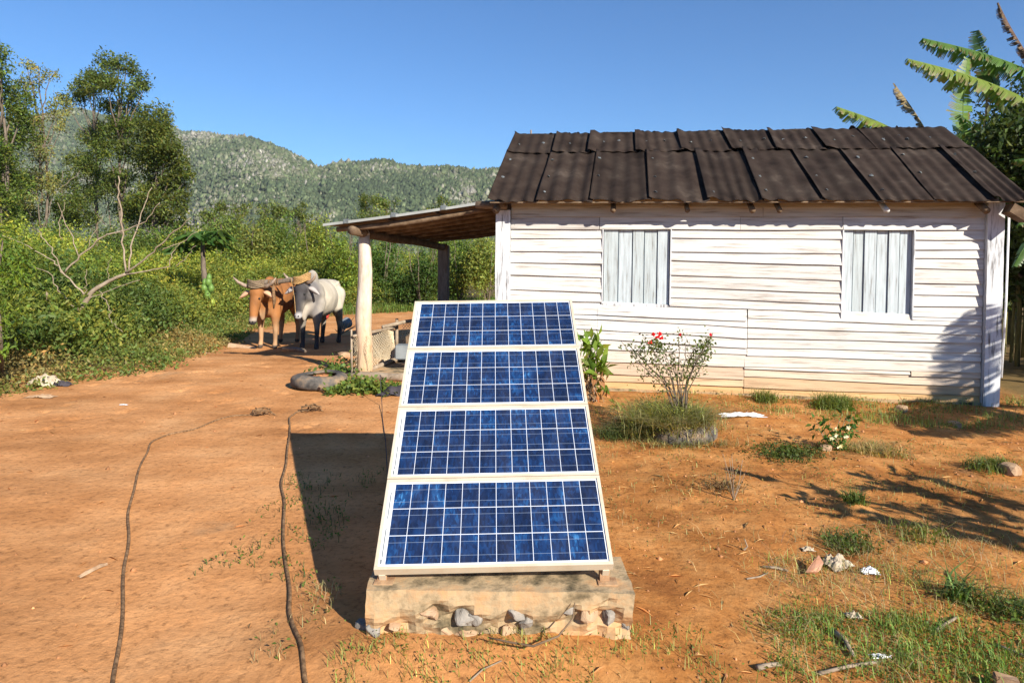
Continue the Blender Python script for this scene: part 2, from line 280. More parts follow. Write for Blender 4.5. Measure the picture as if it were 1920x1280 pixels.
# ------------------------------------------------------------------ hills
CREST = [(-900, 200), (-300, 215), (0, 232), (150, 212), (260, 232), (340, 252), (400, 259), (480, 268), (530, 285), (575, 309), (600, 322), (620, 312), (680, 309), (720, 308), (760, 316), (850, 322), (885, 330), (930, 324), (1000, 330), (1300, 300), (1700, 290), (2100, 270), (2900, 260)]
def make_hills():
    px = np.array([c[0] for c in CREST], float); py = np.array([c[1] for c in CREST], float)
    n, m = 900, 170; cols = np.concatenate([np.linspace(-900, 0, 40, endpoint=False), np.linspace(0, 1000, n-80, endpoint=False), np.linspace(1000, 2900, 40)]); n = len(cols)
    yy = np.interp(cols, px, py); s = np.linspace(0, 1, m)
    az = (cols-960)/FPX; dist = 700+260*np.clip((620-cols)/300, 0, 1)+40*np.sin(cols/90)
    hc = EYE+(HOR+(cols-960)*ROLL-yy)/FPX*dist*.94
    Sx, Az = np.meshgrid(s, az, indexing='ij'); Dm = (dist*.52)[None]*(1-Sx**.8)+dist[None]*Sx**.8*1.0
    front = 1-(1-np.clip(Sx/.86, 0, 1))**1.5; back = np.clip((Sx-.86)/.14, 0, 1)**2*.25
    H = hc[None]*(front-back)
    Xw = Az*Dm; Yw = Dm
    rel = fbm(Xw, Yw, 21, 110, 4); H = H*(1+.10*rel*(1-Sx)*1.6) + fbm(Xw, H*1.5+Yw*.4, 8, 34, 3)*5*(1-Sx*.6)
    tree = fbm(Xw, H*.5+Yw*.15, 77, 4.2, 3); H = H+tree*1.5+fbm(Xw, Yw+H, 5, 1.7, 2)*1.8; Yw = Yw+fbm(Xw, H*.6, 55, 3.6, 3)*2.2
    H[0] = -5
    me = bpy.data.meshes.new('hills'); v = np.stack([Xw, Yw, H], -1).reshape(-1, 3).astype(np.float32)
    i = (np.arange(m-1)[:, None]*n+np.arange(n-1)[None]).ravel(); q = np.stack([i, i+1, i+n+1, i+n], 1).astype(np.int32)
    me.vertices.add(len(v)); me.vertices.foreach_set('co', v.ravel()); me.loops.add(q.size); me.loops.foreach_set('vertex_index', q.ravel())
    me.polygons.add(len(q)); me.polygons.foreach_set('loop_start', np.arange(0, q.size, 4, dtype=np.int32)); me.update(calc_edges=True)
    mt = bpy.data.materials.new('forested_limestone'); t, N, L, B = nodes(mt); tc = N.new('ShaderNodeTexCoord')
    def nz(sc, st, det=4):
        mp = N.new('ShaderNodeMapping'); mp.inputs['Scale'].default_value = st; L.new(tc.outputs['Object'], mp.inputs[0]); x = N.new('ShaderNodeTexNoise'); x.inputs['Scale'].default_value = sc; x.inputs['Detail'].default_value = det; x.inputs['Roughness'].default_value = .7; L.new(mp.outputs[0], x.inputs[0]); return x.outputs[0]
    g = ramp(N, [(.3, (.045, .075, .03)), (.5, (.085, .125, .045)), (.7, (.15, .18, .075))]); L.new(nz(.05, (1, .3, .5), 10), g.inputs[0])
    r = ramp(N, [(.35, (.18, .18, .14)), (.6, (.33, .31, .27)), (.8, (.46, .43, .39))]); L.new(nz(.5, (1, .2, .3), 6), r.inputs[0])
    k = ramp(N, [(.47, (0, 0, 0)), (.66, (1, 1, 1))]); L.new(nz(.22, (1, .2, .3), 10), k.inputs[0])
    x = N.new('ShaderNodeMix'); x.data_type = 'RGBA'; L.new(k.outputs[0], x.inputs[0]); L.new(g.outputs[0], x.inputs[6]); L.new(r.outputs[0], x.inputs[7]); L.new(x.outputs[2], B.inputs['Base Color'])
    B.inputs['Roughness'].default_value = 1; B.inputs['Specular IOR Level'].default_value = .05
    link('hills', me, mt, kind='structure')
    T = TM(); N_ = 170000; ii_ = rng.integers(6, int(m*.9), N_*2); jj = rng.integers(0, n, N_*2); P = np.stack([Xw, Yw, H], -1)[ii_, jj]; k = (P[:, 0]/P[:, 1] > -.85) & (P[:, 0]/P[:, 1] < .3); P = P[k][:N_]; q_ = len(P)
    P = P+rng.normal(size=P.shape)*np.array([1.5, 1.5, .5]); r = np.clip(rng.lognormal(.25, .42, q_), .6, 3.6); oc = np.array([(1, 0, 0), (-1, 0, 0), (0, 1, 0), (0, -1, 0), (0, 0, 1.25), (0, 0, -1)], float)
    V = P[:, None]+oc[None]*r[:, None, None]*rng.uniform(.45, 1.35, (q_, 6, 1)); pal = np.array([(.06, .085, .04), (.085, .115, .052), (.12, .15, .07), (.165, .175, .105), (.225, .22, .165), (.29, .275, .23)])
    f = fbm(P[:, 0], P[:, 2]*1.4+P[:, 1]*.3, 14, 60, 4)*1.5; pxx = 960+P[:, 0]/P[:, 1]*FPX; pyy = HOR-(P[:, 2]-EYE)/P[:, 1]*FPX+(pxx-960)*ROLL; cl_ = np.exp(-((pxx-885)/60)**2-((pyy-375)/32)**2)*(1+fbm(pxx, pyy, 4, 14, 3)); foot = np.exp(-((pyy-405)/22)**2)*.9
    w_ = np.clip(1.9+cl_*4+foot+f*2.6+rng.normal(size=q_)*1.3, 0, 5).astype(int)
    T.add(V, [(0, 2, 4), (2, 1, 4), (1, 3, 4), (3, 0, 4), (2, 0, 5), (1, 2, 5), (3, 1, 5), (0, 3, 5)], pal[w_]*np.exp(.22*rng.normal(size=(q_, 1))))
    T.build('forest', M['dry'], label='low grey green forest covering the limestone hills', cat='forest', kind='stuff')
make_hills()

# ------------------------------------------------------------------ solar array
E1 = Vector((math.cos(.02), math.sin(.02), .026)).normalized()
_b = Vector((-math.sin(.02), math.cos(.02), 0)); E2 = (_b*math.cos(.589)+Vector((0, 0, 1))*math.sin(.589)); E2 = (E2-E1*E1.dot(E2)).normalized(); E3 = E1.cross(E2)
AO = Vector((-.559, 2.79, .321)); AL, AW = 1.847, 1.0
def cell_mat():
    m = bpy.data.materials.new('polycrystalline_cells'); t, N, L, B = nodes(m)
    tc = N.new('ShaderNodeTexCoord'); sx = N.new('ShaderNodeSeparateXYZ'); L.new(tc.outputs['Object'], sx.inputs[0]); oi = N.new('ShaderNodeObjectInfo')
    def ma(op, a, b=None, c=None):
        x = N.new('ShaderNodeMath'); x.operation = op
        for i, q in enumerate((a, b, c)):
            if q is None: continue
            if isinstance(q, (int, float)): x.inputs[i].default_value = q
            else: L.new(q, x.inputs[i])
        return x.outputs[0]
    x0, x1, y0, y1 = CX0, CX1, CY0, CY1
    cx = ma('DIVIDE', ma('SUBTRACT', sx.outputs[0], x0), (x1-x0)/12); cy = ma('DIVIDE', ma('SUBTRACT', sx.outputs[1], y0), (y1-y0)/3)
    fx = ma('FRACT', cx); fy = ma('FRACT', cy)
    ex = ma('MINIMUM', fx, ma('SUBTRACT', 1, fx)); ey = ma('MINIMUM', fy, ma('SUBTRACT', 1, fy))
    line = ma('MAXIMUM', ma('LESS_THAN', ex, .016), ma('LESS_THAN', ey, .0125))
    bus = ma('MAXIMUM', ma('LESS_THAN', ma('ABSOLUTE', ma('SUBTRACT', fy, .27)), .006), ma('LESS_THAN', ma('ABSOLUTE', ma('SUBTRACT', fy, .75)), .006))
    cb = N.new('ShaderNodeCombineXYZ'); L.new(ma('FLOOR', cx), cb.inputs[0]); L.new(ma('FLOOR', cy), cb.inputs[1]); L.new(ma('MULTIPLY', oi.outputs['Random'], 50), cb.inputs[2])
    wn = N.new('ShaderNodeTexWhiteNoise'); L.new(cb.outputs[0], wn.inputs[0])
    # crystals: position warped + offset per cell
    va = N.new('ShaderNodeVectorMath'); va.operation = 'ADD'; vs = N.new('ShaderNodeVectorMath'); vs.operation = 'SCALE'; L.new(wn.outputs['Color'], vs.inputs[0]); vs.inputs['Scale'].default_value = .25
    L.new(tc.outputs['Object'], va.inputs[0]); L.new(vs.outputs[0], va.inputs[1])
    vo = N.new('ShaderNodeTexVoronoi'); vo.voronoi_dimensions = '3D'; vo.inputs['Scale'].default_value = 120
    mp = N.new('ShaderNodeMapping'); mp.inputs['Scale'].default_value = (1, .35, 1); mp.inputs['Rotation'].default_value = (0, 0, .9); L.new(va.outputs[0], mp.inputs[0]); L.new(mp.outputs[0], vo.inputs[0])
    no = N.new('ShaderNodeTexNoise'); no.inputs['Scale'].default_value = 4.5; no.inputs['Detail'].default_value = 5; no.inputs['Distortion'].default_value = 1.5; L.new(va.outputs[0], no.inputs[0])
    sv = N.new('ShaderNodeSeparateColor'); L.new(vo.outputs['Color'], sv.inputs[0])
    val = ma('ADD', ma('MULTIPLY', sv.outputs[0], .30), ma('MULTIPLY', no.outputs[0], 1.0)); val = ma('ADD', val, ma('MULTIPLY', wn.outputs['Value'], .16))
    r = ramp(N, [(.35, (.004, .009, .03)), (.55, (.006, .017, .06)), (.7, (.008, .032, .11)), (.82, (.012, .065, .19)), (.9, (.04, .16, .36)), (.97, (.25, .42, .6))])
    L.new(ma('MULTIPLY', val, .83), r.inputs[0])
    def mix(f, a, b):
        x = N.new('ShaderNodeMix'); x.data_type = 'RGBA'; L.new(f, x.inputs[0])
        for s, q in ((6, a), (7, b)):
            if isinstance(q, tuple): x.inputs[s].default_value = (*q, 1)
            else: L.new(q, x.inputs[s])
        return x.outputs[2]
    c = mix(bus, r.outputs[0], (.17, .22, .31)); c = mix(line, c, (.62, .66, .72))
    dn = N.new('ShaderNodeTexNoise'); dn.inputs['Scale'].default_value = 5; dn.inputs['Detail'].default_value = 9; dmp = N.new('ShaderNodeMapping'); dmp.inputs['Scale'].default_value = (3, .7, 1); L.new(va.inputs[0].links[0].from_socket, dmp.inputs[0]); L.new(dmp.outputs[0], dn.inputs[0])
    c = mix(ma('MULTIPLY', ma('MAXIMUM', ma('SUBTRACT', dn.outputs[0], .42), 0), .10), c, (.42, .36, .28))
    L.new(c, B.inputs['Base Color']); B.inputs['Roughness'].default_value = .35; B.inputs['Coat Weight'].default_value = 1; B.inputs['Coat Roughness'].default_value = .06; B.inputs['Coat IOR'].default_value = 1.45
    return m
PH = AL/4; CX0, CX1, CY0, CY1 = .045, .977, .026, PH-.026
MC = cell_mat()
M['backsheet'] = pmat('white_backsheet', [(.3, (.74, .76, .78)), (.7, (.82, .83, .85))], 6, bump=0, rough=.3, spec=.5)
arr = empty('solar_array', AO, label='four blue solar panels stacked on one tilted frame over the concrete block', cat='solar array')
MA = Matrix((E1, E2, E3)).transposed().to_4x4(); MA.translation = AO
def apart(ob, M4): ob.matrix_parent_inverse = Matrix.Identity(4); ob.matrix_basis = Matrix.Translation(-AO) @ M4
for i in range(4):
    Mi = MA @ Matrix.Translation((random.uniform(-.002, .002), i*PH, random.uniform(0, .002))) @ Matrix.Rotation(random.uniform(-.002, .002), 4, 'Z')
    g = .0025; w, h = AW, PH
    b = MB(); b.box((.015, .015, -.010), (w-.015, h-.015, .0)); pn = b.build('solar_panel', M['backsheet'], arr); apart(pn, Mi)
    b = MB(); b.add([(CX0, CY0, .0015), (CX1, CY0, .0015), (CX1, CY1, .0015), (CX0, CY1, .0015)], [(0, 1, 2, 3)]); c_ = b.build('cell_grid', MC, pn)
    b = MB(); fwid = .0145; zt, zb = .006, -.034
    for lo, hi in (((g, g), (w-g, g+fwid)), ((g, h-g-fwid), (w-g, h-g)), ((g, g+fwid+.0006), (g+fwid, h-g-fwid-.0006)), ((w-g-fwid, g+fwid+.0006), (w-g, h-g-fwid-.0006))):
        b.box((*lo, zb), (*hi, zt))
    b.build('panel_frame', M['alu'], pn)
    for xx in (.030, .985):
        for k in range(2): b = MB(); b.box((xx-.003, .06+k*.19, .0012), (xx+.002, .06+k*.19+.14, .002)); b.build('bus_ribbon', M['bluegrey'], pn)
    b = MB(); b.box((.023, .03, .0012), (.031, .052, .002)); b.build('type_label', M['bluegrey'], pn)
# rails, legs
def leg(name, P, Q, wdt, m):
    P, Q = Vector(P), Vector(Q); t = (Q-P); l = t.length; z = t.normalized(); x = E1.copy(); x = (x-z*x.dot(z)).normalized(); y = z.cross(x)
    T = Matrix((x, y, z)).transposed().to_4x4(); T.translation = P
    b = MB(); b.box((-wdt/2, -.003, 0), (wdt/2, .003, l)); b.box((-wdt/2, .003, 0), (-wdt/2+.006, wdt, l)); ob = b.build(name, m, arr); apart(ob, T); return ob
def AP(x, y, z): return AO+E1*x+E2*y+E3*z
for sx in (.018, AW-.045):
    b = MB(); b.box((0, 0, -.075), (.027, AL, -.0345)); r_ = b.build('side_rail', M['alu'], arr); apart(r_, MA @ Matrix.Translation((sx, 0, 0)))
    f0 = AP(sx+.012, .03, -.035); leg('front_bracket', (f0.x, f0.y-.004, .262), f0, .04, M['rust'])
    f1 = AP(sx+.012, AL-.12, -.06); leg('rear_leg', (f1.x, f1.y-.04, .05), f1, .045, M['alu'])
    b = MB(); b.box((-.03, -.04, 0), (.05, .03, .006)); o_ = b.build('foot_plate', M['rust'], arr); apart(o_, Matrix.Translation((f0.x, f0.y, .2595)))
# plinth
def rough_block(name, lo, hi, m, seg=.045, amp=.02, seed=0, chips=(), under=0):
    bm = bmesh.new(); sz = [hi[i]-lo[i] for i in range(3)]
    bmesh.ops.create_cube(bm, size=1)
    for v in bm.verts: v.co = Vector([lo[i]+(v.co[i]+.5)*sz[i] for i in range(3)])
    for it in range(5):
        le = [e for e in bm.edges if e.calc_length() > seg*1.5]
        if not le: break
        bmesh.ops.subdivide_edges(bm, edges=le, cuts=1, use_grid_fill=True)
    bmesh.ops.triangulate(bm, faces=bm.faces[:])
    for v in bm.verts:
        p = v.co; nn = noise.noise_vector(p*6+Vector((seed, 0, 0)))*amp + noise.noise_vector(p*22)*amp*.45
        if p.z > hi[2]-.01: nn.z *= .3
        v.co = p+nn
        if under and p.y < lo[1]+.03:
            q = max(0, (.155+.05*noise.noise(Vector((p.x*9, 3, 0)))-p.z)/.06); v.co.y += under*min(1, q)*(.75+.6*noise.noise(p*14)); v.co += noise.noise_vector(p*30)*.014*min(1, q)
        for (cx, cz, rr, dp) in chips:
            q = math.hypot(p.x-cx, (p.z-cz)*1.3)*(1+.5*noise.noise(p*25))
            if q < rr*.8 and p.y < lo[1]+.03: v.co.y += dp*.9*max(0, 1-(q/(rr*.8))**2)
    me = bpy.data.meshes.new(name); bm.to_mesh(me); bm.free(); setcol(me, np.ones((len(me.vertices), 3))); return me
plinth = empty('concrete_block', (-.03, 2.75, 0), label='low rough concrete block with exposed rubble stones under the solar panels', cat='concrete block')
chips = [(-.27, .165, .07, .06), (-.18, .14, .09, .05), (.05, .13, .09, .04), (.3, .15, .08, .05), (.43, .15, .09, .06), (-.05, .08, .12, .03), (.2, .08, .12, .03), (-.43, .09, .07, .04)]
me = rough_block('block_body', (-.555, 0.0, -.05), (.54, .34, .262), M['concrete'], chips=chips, under=.045, seg=.02, amp=.012); link('block_body', me, M['concrete'], plinth)
def rock_mesh(name, sx, sy, sz, seed, sub=2, amp=.35):
    bm = bmesh.new(); bmesh.ops.create_icosphere(bm, subdivisions=sub, radius=1)
    for v in bm.verts:
        p = v.co.copy(); k = 1+amp*noise.noise(p*1.3+Vector((seed*3.1, seed, 0)))+.12*noise.noise(p*4+Vector((seed, 9, 0)))
        for ax in range(3): p[ax] = max(-.72, min(.72, p[ax]*k))
        v.co = Vector((p.x*sx*1.3, p.y*sy*1.3, p.z*sz*1.3))
    me = bpy.data.meshes.new(name); bm.to_mesh(me); bm.free(); setcol(me, np.ones((len(me.vertices), 3))); return me
def hull_rock(name, sx, sy, sz, seed, n=13):
    rd = random.Random(seed*7+1); bm = bmesh.new()
    for i in range(n):
        v = Vector((rd.gauss(0, 1), rd.gauss(0, 1), rd.gauss(0, 1))).normalized()*rd.uniform(.8, 1.1); bm.verts.new((v.x*sx, v.y*sy, v.z*sz))
    r_ = bmesh.ops.convex_hull(bm, input=bm.verts[:]); bmesh.ops.delete(bm, geom=[v for v in bm.verts if not v.link_faces], context='VERTS')
    bmesh.ops.bevel(bm, geom=bm.edges[:], offset=min(sx, sy, sz)*.09, segments=1, affect='EDGES'); bmesh.ops.triangulate(bm, faces=bm.faces[:])
    bmesh.ops.subdivide_edges(bm, edges=bm.edges[:], cuts=2)
    for v in bm.verts: v.co += noise.noise_vector(v.co*34+Vector((seed, 0, 0)))*min(sx, sz)*.16
    me = bpy.data.meshes.new(name); bm.to_mesh(me); bm.free(); setcol(me, np.ones((len(me.vertices), 3))); return me
STN = [(-.30, .155, .05, .04, 'clay'), (-.155, .13, .075, .045, 'stone'), (-.10, .125, .05, .04, 'stone'), (.05, .155, .055, .045, 'stone'), (.11, .11, .04, .03, 'stone'), (.27, .165, .055, .035, 'stone'), (.355, .155, .05, .045, 'clay'), (.46, .12, .075, .06, 'stone'), (.50, .09, .04, .07, 'stone'), (-.52, .075, .05, .04, 'stone'), (-.44, .09, .04, .025, 'clay'), (-.12, .055, .07, .03, 'clay'), (-.42, .03, .025, .02, 'stone'), (.02, .07, .03, .03, 'clay'), (-.24, .06, .05, .03, 'clay')]
for i, (x, z, a, b_, k) in enumerate(STN):
    o = link('stone', hull_rock('stone', a*1.12, .05, b_*1.05, i+2), M[k], plinth); o.location = (x, .040+.005*(i % 3), z+.01); o.rotation_euler = (random.uniform(-.3, .3), random.uniform(-.6, .6), random.uniform(-.3, .3))
bm_ = rough_block('rear', (-.5, 0, -.05), (.52, .3, .08), M['concrete'], seed=5)
rp = link('rear_footing', bm_, M['concrete'], plinth); rp.location = (.05, 1.4, 0)
# root on the block front
b = MB(); pts = [(-.08, 2.70, .10), (0, 2.66, .105), (.1, 2.64, .1), (.2, 2.66, .13), (.26, 2.70, .18), (.27, 2.73, .23)]
b.tube(pts, [.003, .004, .0045, .004, .003, .002], 6); b.build('dry_root', M['rawwood'], smooth=True, label='thin dry root curling along the foot of the concrete block', cat='root')

# ------------------------------------------------------------------ house
house = empty('wooden_house', (HA[0], HA[1], 0), -HANG, label='white clapboard cabin with dark corrugated roof and two closed pale shutters', cat='house')
HL = 5.92; HD = 5.0
fw = MB()
def board(u0, u1, zb0, zb1, zt0, zt1, bias=0, tone=None):
    """one weatherboard: bottom edge proud, top tucked in"""
    n = max(2, int((u1-u0)/.22)); c = tone or random.choice([(1, 1, 1), (1, 1, 1), (.97, .96, .94), (.9, .88, .86), (1, .985, .96)])
    zm = (zb0+zb1)/2; soil = max(0, min(1, (.48-zm)/.45)); c = tuple(a*(1-soil*s_) for a, s_ in zip(c, (.08, .42, .72)))
    v = []; ph = random.uniform(0, 6)
    for i in range(n+1):
        t = i/n; u = u0+(u1-u0)*t; w = .002*math.sin(u*3+ph)+random.uniform(-.0015, .0015); zb = zb0+(zb1-zb0)*t+w; zt = zt0+(zt1-zt0)*t+.018
        pr = .028+.004*math.sin(u*2.3+ph)+bias
        v += [(u, -.002, zt), (u, -pr, zb), (u, -pr+.020, zb-.001), (u, .012, zt)]
    f = []
    for i in range(n):
        a = i*4; f += [(a, a+1, a+5, a+4), (a+1, a+2, a+6, a+5), (a+2, a+3, a+7, a+6), (a+3, a, a+4, a+7)]
    f += [(0, 3, 2, 1), (n*4, n*4+1, n*4+2, n*4+3)]
    fw.add([(p[0], p[1]-random.uniform(0, .0002), p[2]) for p in v], f, c)
def stack(u0, u1, zl, zr):
    zl = list(zl); zr = list(zr)
    for k in range(len(zl)-1): board(u0, u1, zl[k+1], zr[k+1], zl[k], zr[k], (k % 3)*.0012)
stack(.19, 1.356, [2.03, 1.916, 1.752, 1.612, 1.452, 1.266, 1.128, .965], [2.034, 1.921, 1.754, 1.601, 1.433, 1.246, 1.126, .965])
stack(2.185, 4.175, [2.038, 1.936, 1.762, 1.657, 1.479, 1.331, 1.202, 1.097], [2.041, 1.93, 1.762, 1.622, 1.441, 1.292, 1.165, 1.06])
stack(4.965, 5.71, [2.051, 1.929, 1.814, 1.714, 1.595, 1.426, 1.289, 1.157, 1.03, .99], [2.054, 1.934, 1.82, 1.722, 1.593, 1.426, 1.291, 1.161, 1.025, .985])
stack(.19, 1.30, [.965, .91, .79, .67, .54, .38, .235, .133, .05], [.965, .91, .785, .662, .534, .378, .228, .133, .045])
# header rows, frieze
board(.19, 1.305, 2.032, 2.034, 2.19, 2.19, .004, (.8, .77, .75)); board(1.312, 3.0, 2.034, 2.036, 2.19, 2.19, .006); board(3.004, 4.17, 2.036, 2.042, 2.19, 2.19, .005); board(4.176, 5.71, 2.042, 2.046, 2.19, 2.19, .006)
board(.19, 3.26, 2.188, 2.19, 2.32, 2.32, .004, (.93, .86, .76)); board(3.264, 5.71, 2.19, 2.195, 2.32, 2.32, .005, (.95, .88, .78)); board(.19, 5.71, 2.31, 2.31, 2.42, 2.42, .002, (.85, .74, .58))
# below windows left block
board(1.304, 3.10, .965, .93, 1.115, 1.062, .007)
zl = [.965, .913, .778, .662, .534, .378, .228, .133, .045]; zr = [.93, .856, .72, .603, .524, .375, .218, .133, .022]
for k in range(8): board(1.302, 3.108-(.03 if k > 4 else 0), zl[k+1], zr[k+1], zl[k], zr[k], (k % 3)*.0015)
zl = [1.084, .968, .857, .727, .61, .512, .38, .258, .121, .024]; zr = [1.018, .932, .833, .742, .63, .525, .40, .231, .126, .039]
for k in range(9):
    if k == 6:
        board(3.114-.03, 4.955, .352, .345, .38, .395, .002); board(4.965, 5.71, .331, .331, .52, .535, .008, (.97, .9, .82)); board(3.084, 5.71, zl[7], zr[7], .352, .331, 0)
    else: board(3.114-(.03 if k > 4 else 0), 5.71, zl[k+1], zr[k+1], zl[k], zr[k], (k % 3)*.0015)
fw.build('front_siding', M['paint'], house)
# hidden walls
b = MB(); rz = 3.40
b.add([(0.02, .06, 0), (0.02, 1.66, 0), (0.02, HD, 0), (.02, HD, 2.28), (.02, 1.66, rz), (.02, .06, 2.36)], [(0, 1, 4, 5), (1, 2, 3, 4)])
for k in range(19): b.box((-.012, .03, .05+k*.13), (.016, HD, .165+k*.13)) if k < 18 else None
b.build('left_wall', M['paint'], house)
b = MB(); b.add([(HL-.03, .06, 0), (HL-.03, 1.66, 0), (HL-.03, HD, 0), (HL-.03, HD, 2.28), (HL-.03, 1.66, rz), (HL-.03, .06, 2.36)], [(0, 5, 4, 1), (1, 4, 3, 2)])
for k in range(18): b.box((HL-.028, .03, .05+k*.13), (HL+.004, HD, .165+k*.13))
b.build('right_wall', M['paint'], house)
b = MB(); b.box((.03, HD-.05, 0), (HL-.04, HD, 2.28)); b.build('rear_wall', M['paint'], house)
b = MB(); b.box((.03, .045, .0), (HL-.04, .055, 2.42)); b.build('wall_lining', M['graywood'], house)
b = MB(); b.tube([(0, 0, 0), (0, 0, 0.01)], .01, 4)
def post(name, x0, x1, y0, y1, z0, z1, m, lean=0, par=house):
    n = 14; v = []
    for i in range(n+1):
        t = i/n; z = z0+(z1-z0)*t; o = .004*math.sin(t*5); e = random.uniform(-.003, .003)
        if i == 0: e += .004
        for (x, y) in ((x0+o+e, y0), (x1+o-e, y0+random.uniform(-.002, .002)), (x1+o, y1), (x0+o, y1)): v.append((x+lean*t, y, z))
    f = [(i*4+k, i*4+(k+1) % 4, i*4+4+(k+1) % 4, i*4+4+k) for i in range(n) for k in range(4)]+[(3, 2, 1, 0), (n*4, n*4+1, n*4+2, n*4+3)]
    return MB().add(v, f).build(name, m, par)
post('corner_post', 0, .188, -.062, .04, 0.02, 2.27, M['paintv']); post('corner_post', 5.715, 5.885, -.085, .05, -.02, 2.36, M['paintv'])
b = MB(); b.tube([(5.925, -.03, .35), (5.95, -.03, 1.2), (5.953, -.03, 2.3)], .012, 8); b.build('wall_pipe', M['white'], house, smooth=True)
# windows
for (u0, u1, z0, z1, nb, zs) in ((1.362, 2.178, 1.108, 2.036, 5, 1), (4.185, 4.955, .995, 2.04, 6, 2)):
    b = MB(); t = .014
    b.box((u0-.004, -.012, z0-.03), (u1+.004, .045, z0-.002)); b.box((u0-.004, -.012, z1+.001), (u1+.004, .045, z1+.02)); b.box((u0-t, -.03, z0), (u0, .045, z1)); b.box((u1, -.03, z0), (u1+t, .045, z1))
    wn = b.build('window', M['paintv'], house)
    b = MB(); b.box((u0+.001, .036, z0), (u1-.001, .044, z1)); ws = [random.uniform(.85, 1.15) for _ in range(nb)]; tot = sum(ws); u = u0+.002
    for k, w_ in enumerate(ws):
        un = u+(u1-u0-.004)*w_/tot; dy = .016*(k % 2)+random.uniform(0, .003); sk = random.uniform(-.003, .003)
        b.box((u+.006, .006+dy, z0+.004), (un-.008, .030+dy*.3, z1-.003), c=(1, 1, 1) if random.random() > .4 else (.92, .92, .9)); u = un
    b.build('shutter', M['shutter'], wn)
# roof ------------------------------------------------
e0 = Vector((0, -.35, 2.3445)); sv = Vector((0, 1.6624+.35, 3.518-2.3445)); SL = sv.length; sv.normalize(); nv = Vector((1, 0, 0)).cross(sv)
def sheet(mb, ub0, ub1, ut0, ut1, t0, t1, lift, seed, amp=.012, nw=4.3, sagl=.0, base=e0, s=sv, n=nv, L=SL, ragged=.012):
    nu, nt_ = 44, 14; V = []; rnd = random.Random(seed); ph = rnd.uniform(0, 6.28); tw = rnd.uniform(-.012, .012)
    cl = rnd.uniform(.02, .06); nw = nw*rnd.uniform(.78, 1.1); amp = amp*rnd.uniform(.8, 1.25); cr = rnd.uniform(-.004, .004); c = rnd.uniform(.88, 1.12)
    for j in range(nt_+1):
        t = j/nt_
        for i in range(nu+1):
            q = i/nu; u = (ub0+(ub1-ub0)*q)*(1-t)+(ut0+(ut1-ut0)*q)*t; tt = t0+(t1-t0)*t
            if j == 0: tt += ragged*noise.noise(Vector((u*7, seed, 0)))/L*2.2-.006*math.cos(ph+q*nw*6.283)
            h = amp*(1+.5*noise.noise(Vector((u*2, tt*2, seed+.5))))*math.cos(ph+q*nw*6.283+.9*noise.noise(Vector((u*3, tt*1.5, seed*1.7))))*(1-.25*t)+lift+cl*(1-q)**6+cr*q**4+tw*(q-.5)*(1-t)+.008*noise.noise(Vector((u*2.2, tt*3, seed)))
            h += .004*noise.noise(Vector((u*9, tt*8, seed*2)))+.012*noise.noise(Vector((u*3, tt*2.2, seed*3)))+.028*max(0, 1-t*6)*noise.noise(Vector((u*4, 3, seed)))
            p = base+Vector((u, 0, 0))+s*(tt*L)+n*h; V.append(p)
    m_ = (nu+1)*(nt_+1); th = .006; V2 = V+[p-n*th for p in V]; F = []
    for j in range(nt_):
        for i in range(nu):
            a = j*(nu+1)+i; F.append((a, a+1, a+nu+2, a+nu+1)); F.append((m_+a, m_+a+nu+1, m_+a+nu+2, m_+a+1))
    for i in range(nu):
        F.append((i, m_+i, m_+i+1, i+1)); a = nt_*(nu+1)+i; F.append((a, a+1, m_+a+1, m_+a))
    for j in range(nt_):
        a = j*(nu+1); F.append((a, a+nu+1, m_+a+nu+1, m_+a)); a += nu; F.append((a, m_+a, m_+a+nu+1, a+nu+1))
    mb.add(V2, F, (c, c, c)); return ph
rb = MB(); lb = [-.04, .55, 1.2, 1.9, 2.57, 3.18, 3.85, 4.47, 5.03, 5.63, 6.0]; lt = [-.14+.10, .59, 1.23, 1.91, 2.56, 3.18, 3.81, 4.42, 5.06, 5.64, 6.0]
for i in range(10): sheet(rb, lb[i]-.005, lb[i+1]+.03, lt[i]-.005, lt[i+1]+.03, .0+random.uniform(-.004, .004), .70, .012+.004*(i % 2), i+1, ragged=.03)
ubb = [-.03, .61, 1.1, 1.76, 2.38, 3.04, 3.61, 4.24, 4.86, 5.16, 5.97]; ut = [-.02, .61, 1.11, 1.76, 2.36, 2.99, 3.62, 4.22, 4.83, 5.15, 5.95]
kk = .92
for i in range(10): sheet(rb, ubb[i]-.005, ubb[i+1]+.025, ut[i]-.005, ut[i+1]+.025, .668, 1.005, .030+.004*(i % 2), i+31, nw=(ubb[i+1]-ubb[i])*7., amp=.011)
roof = rb.build('roof', M['roofing'], house, smooth=True)
# lower rows actually split at t=.67 -> see LOWT
b = MB(); s2 = Vector((0, 5.25-1.66, 2.22-3.51)); L2 = s2.length; s2n = s2.normalized(); n2 = s2n.cross(Vector((1, 0, 0)))*-1
rb2 = MB()
for i in range(10): sheet(rb2, i*.6-.04, i*.6+.6, i*.6-.04, i*.6+.6, 0.0, 1.0, .01, i+70, base=Vector((0, 1.66, 3.53)), s=s2n, n=Vector((0, -s2n.z, s2n.y)), L=L2)
rb2.build('rear_roof', M['roofing'], house)
# ridge cap roll
b = MB(); b.tube([(u, 1.665+.01*math.sin(u*3), 3.525+.008*math.sin(u*5)+.006*random.random()) for u in np.linspace(-.03, 5.95, 40)], [.02+.006*random.random() for _ in range(40)], 8); b.build('ridge_cap', M['roofing'], roof, smooth=True)
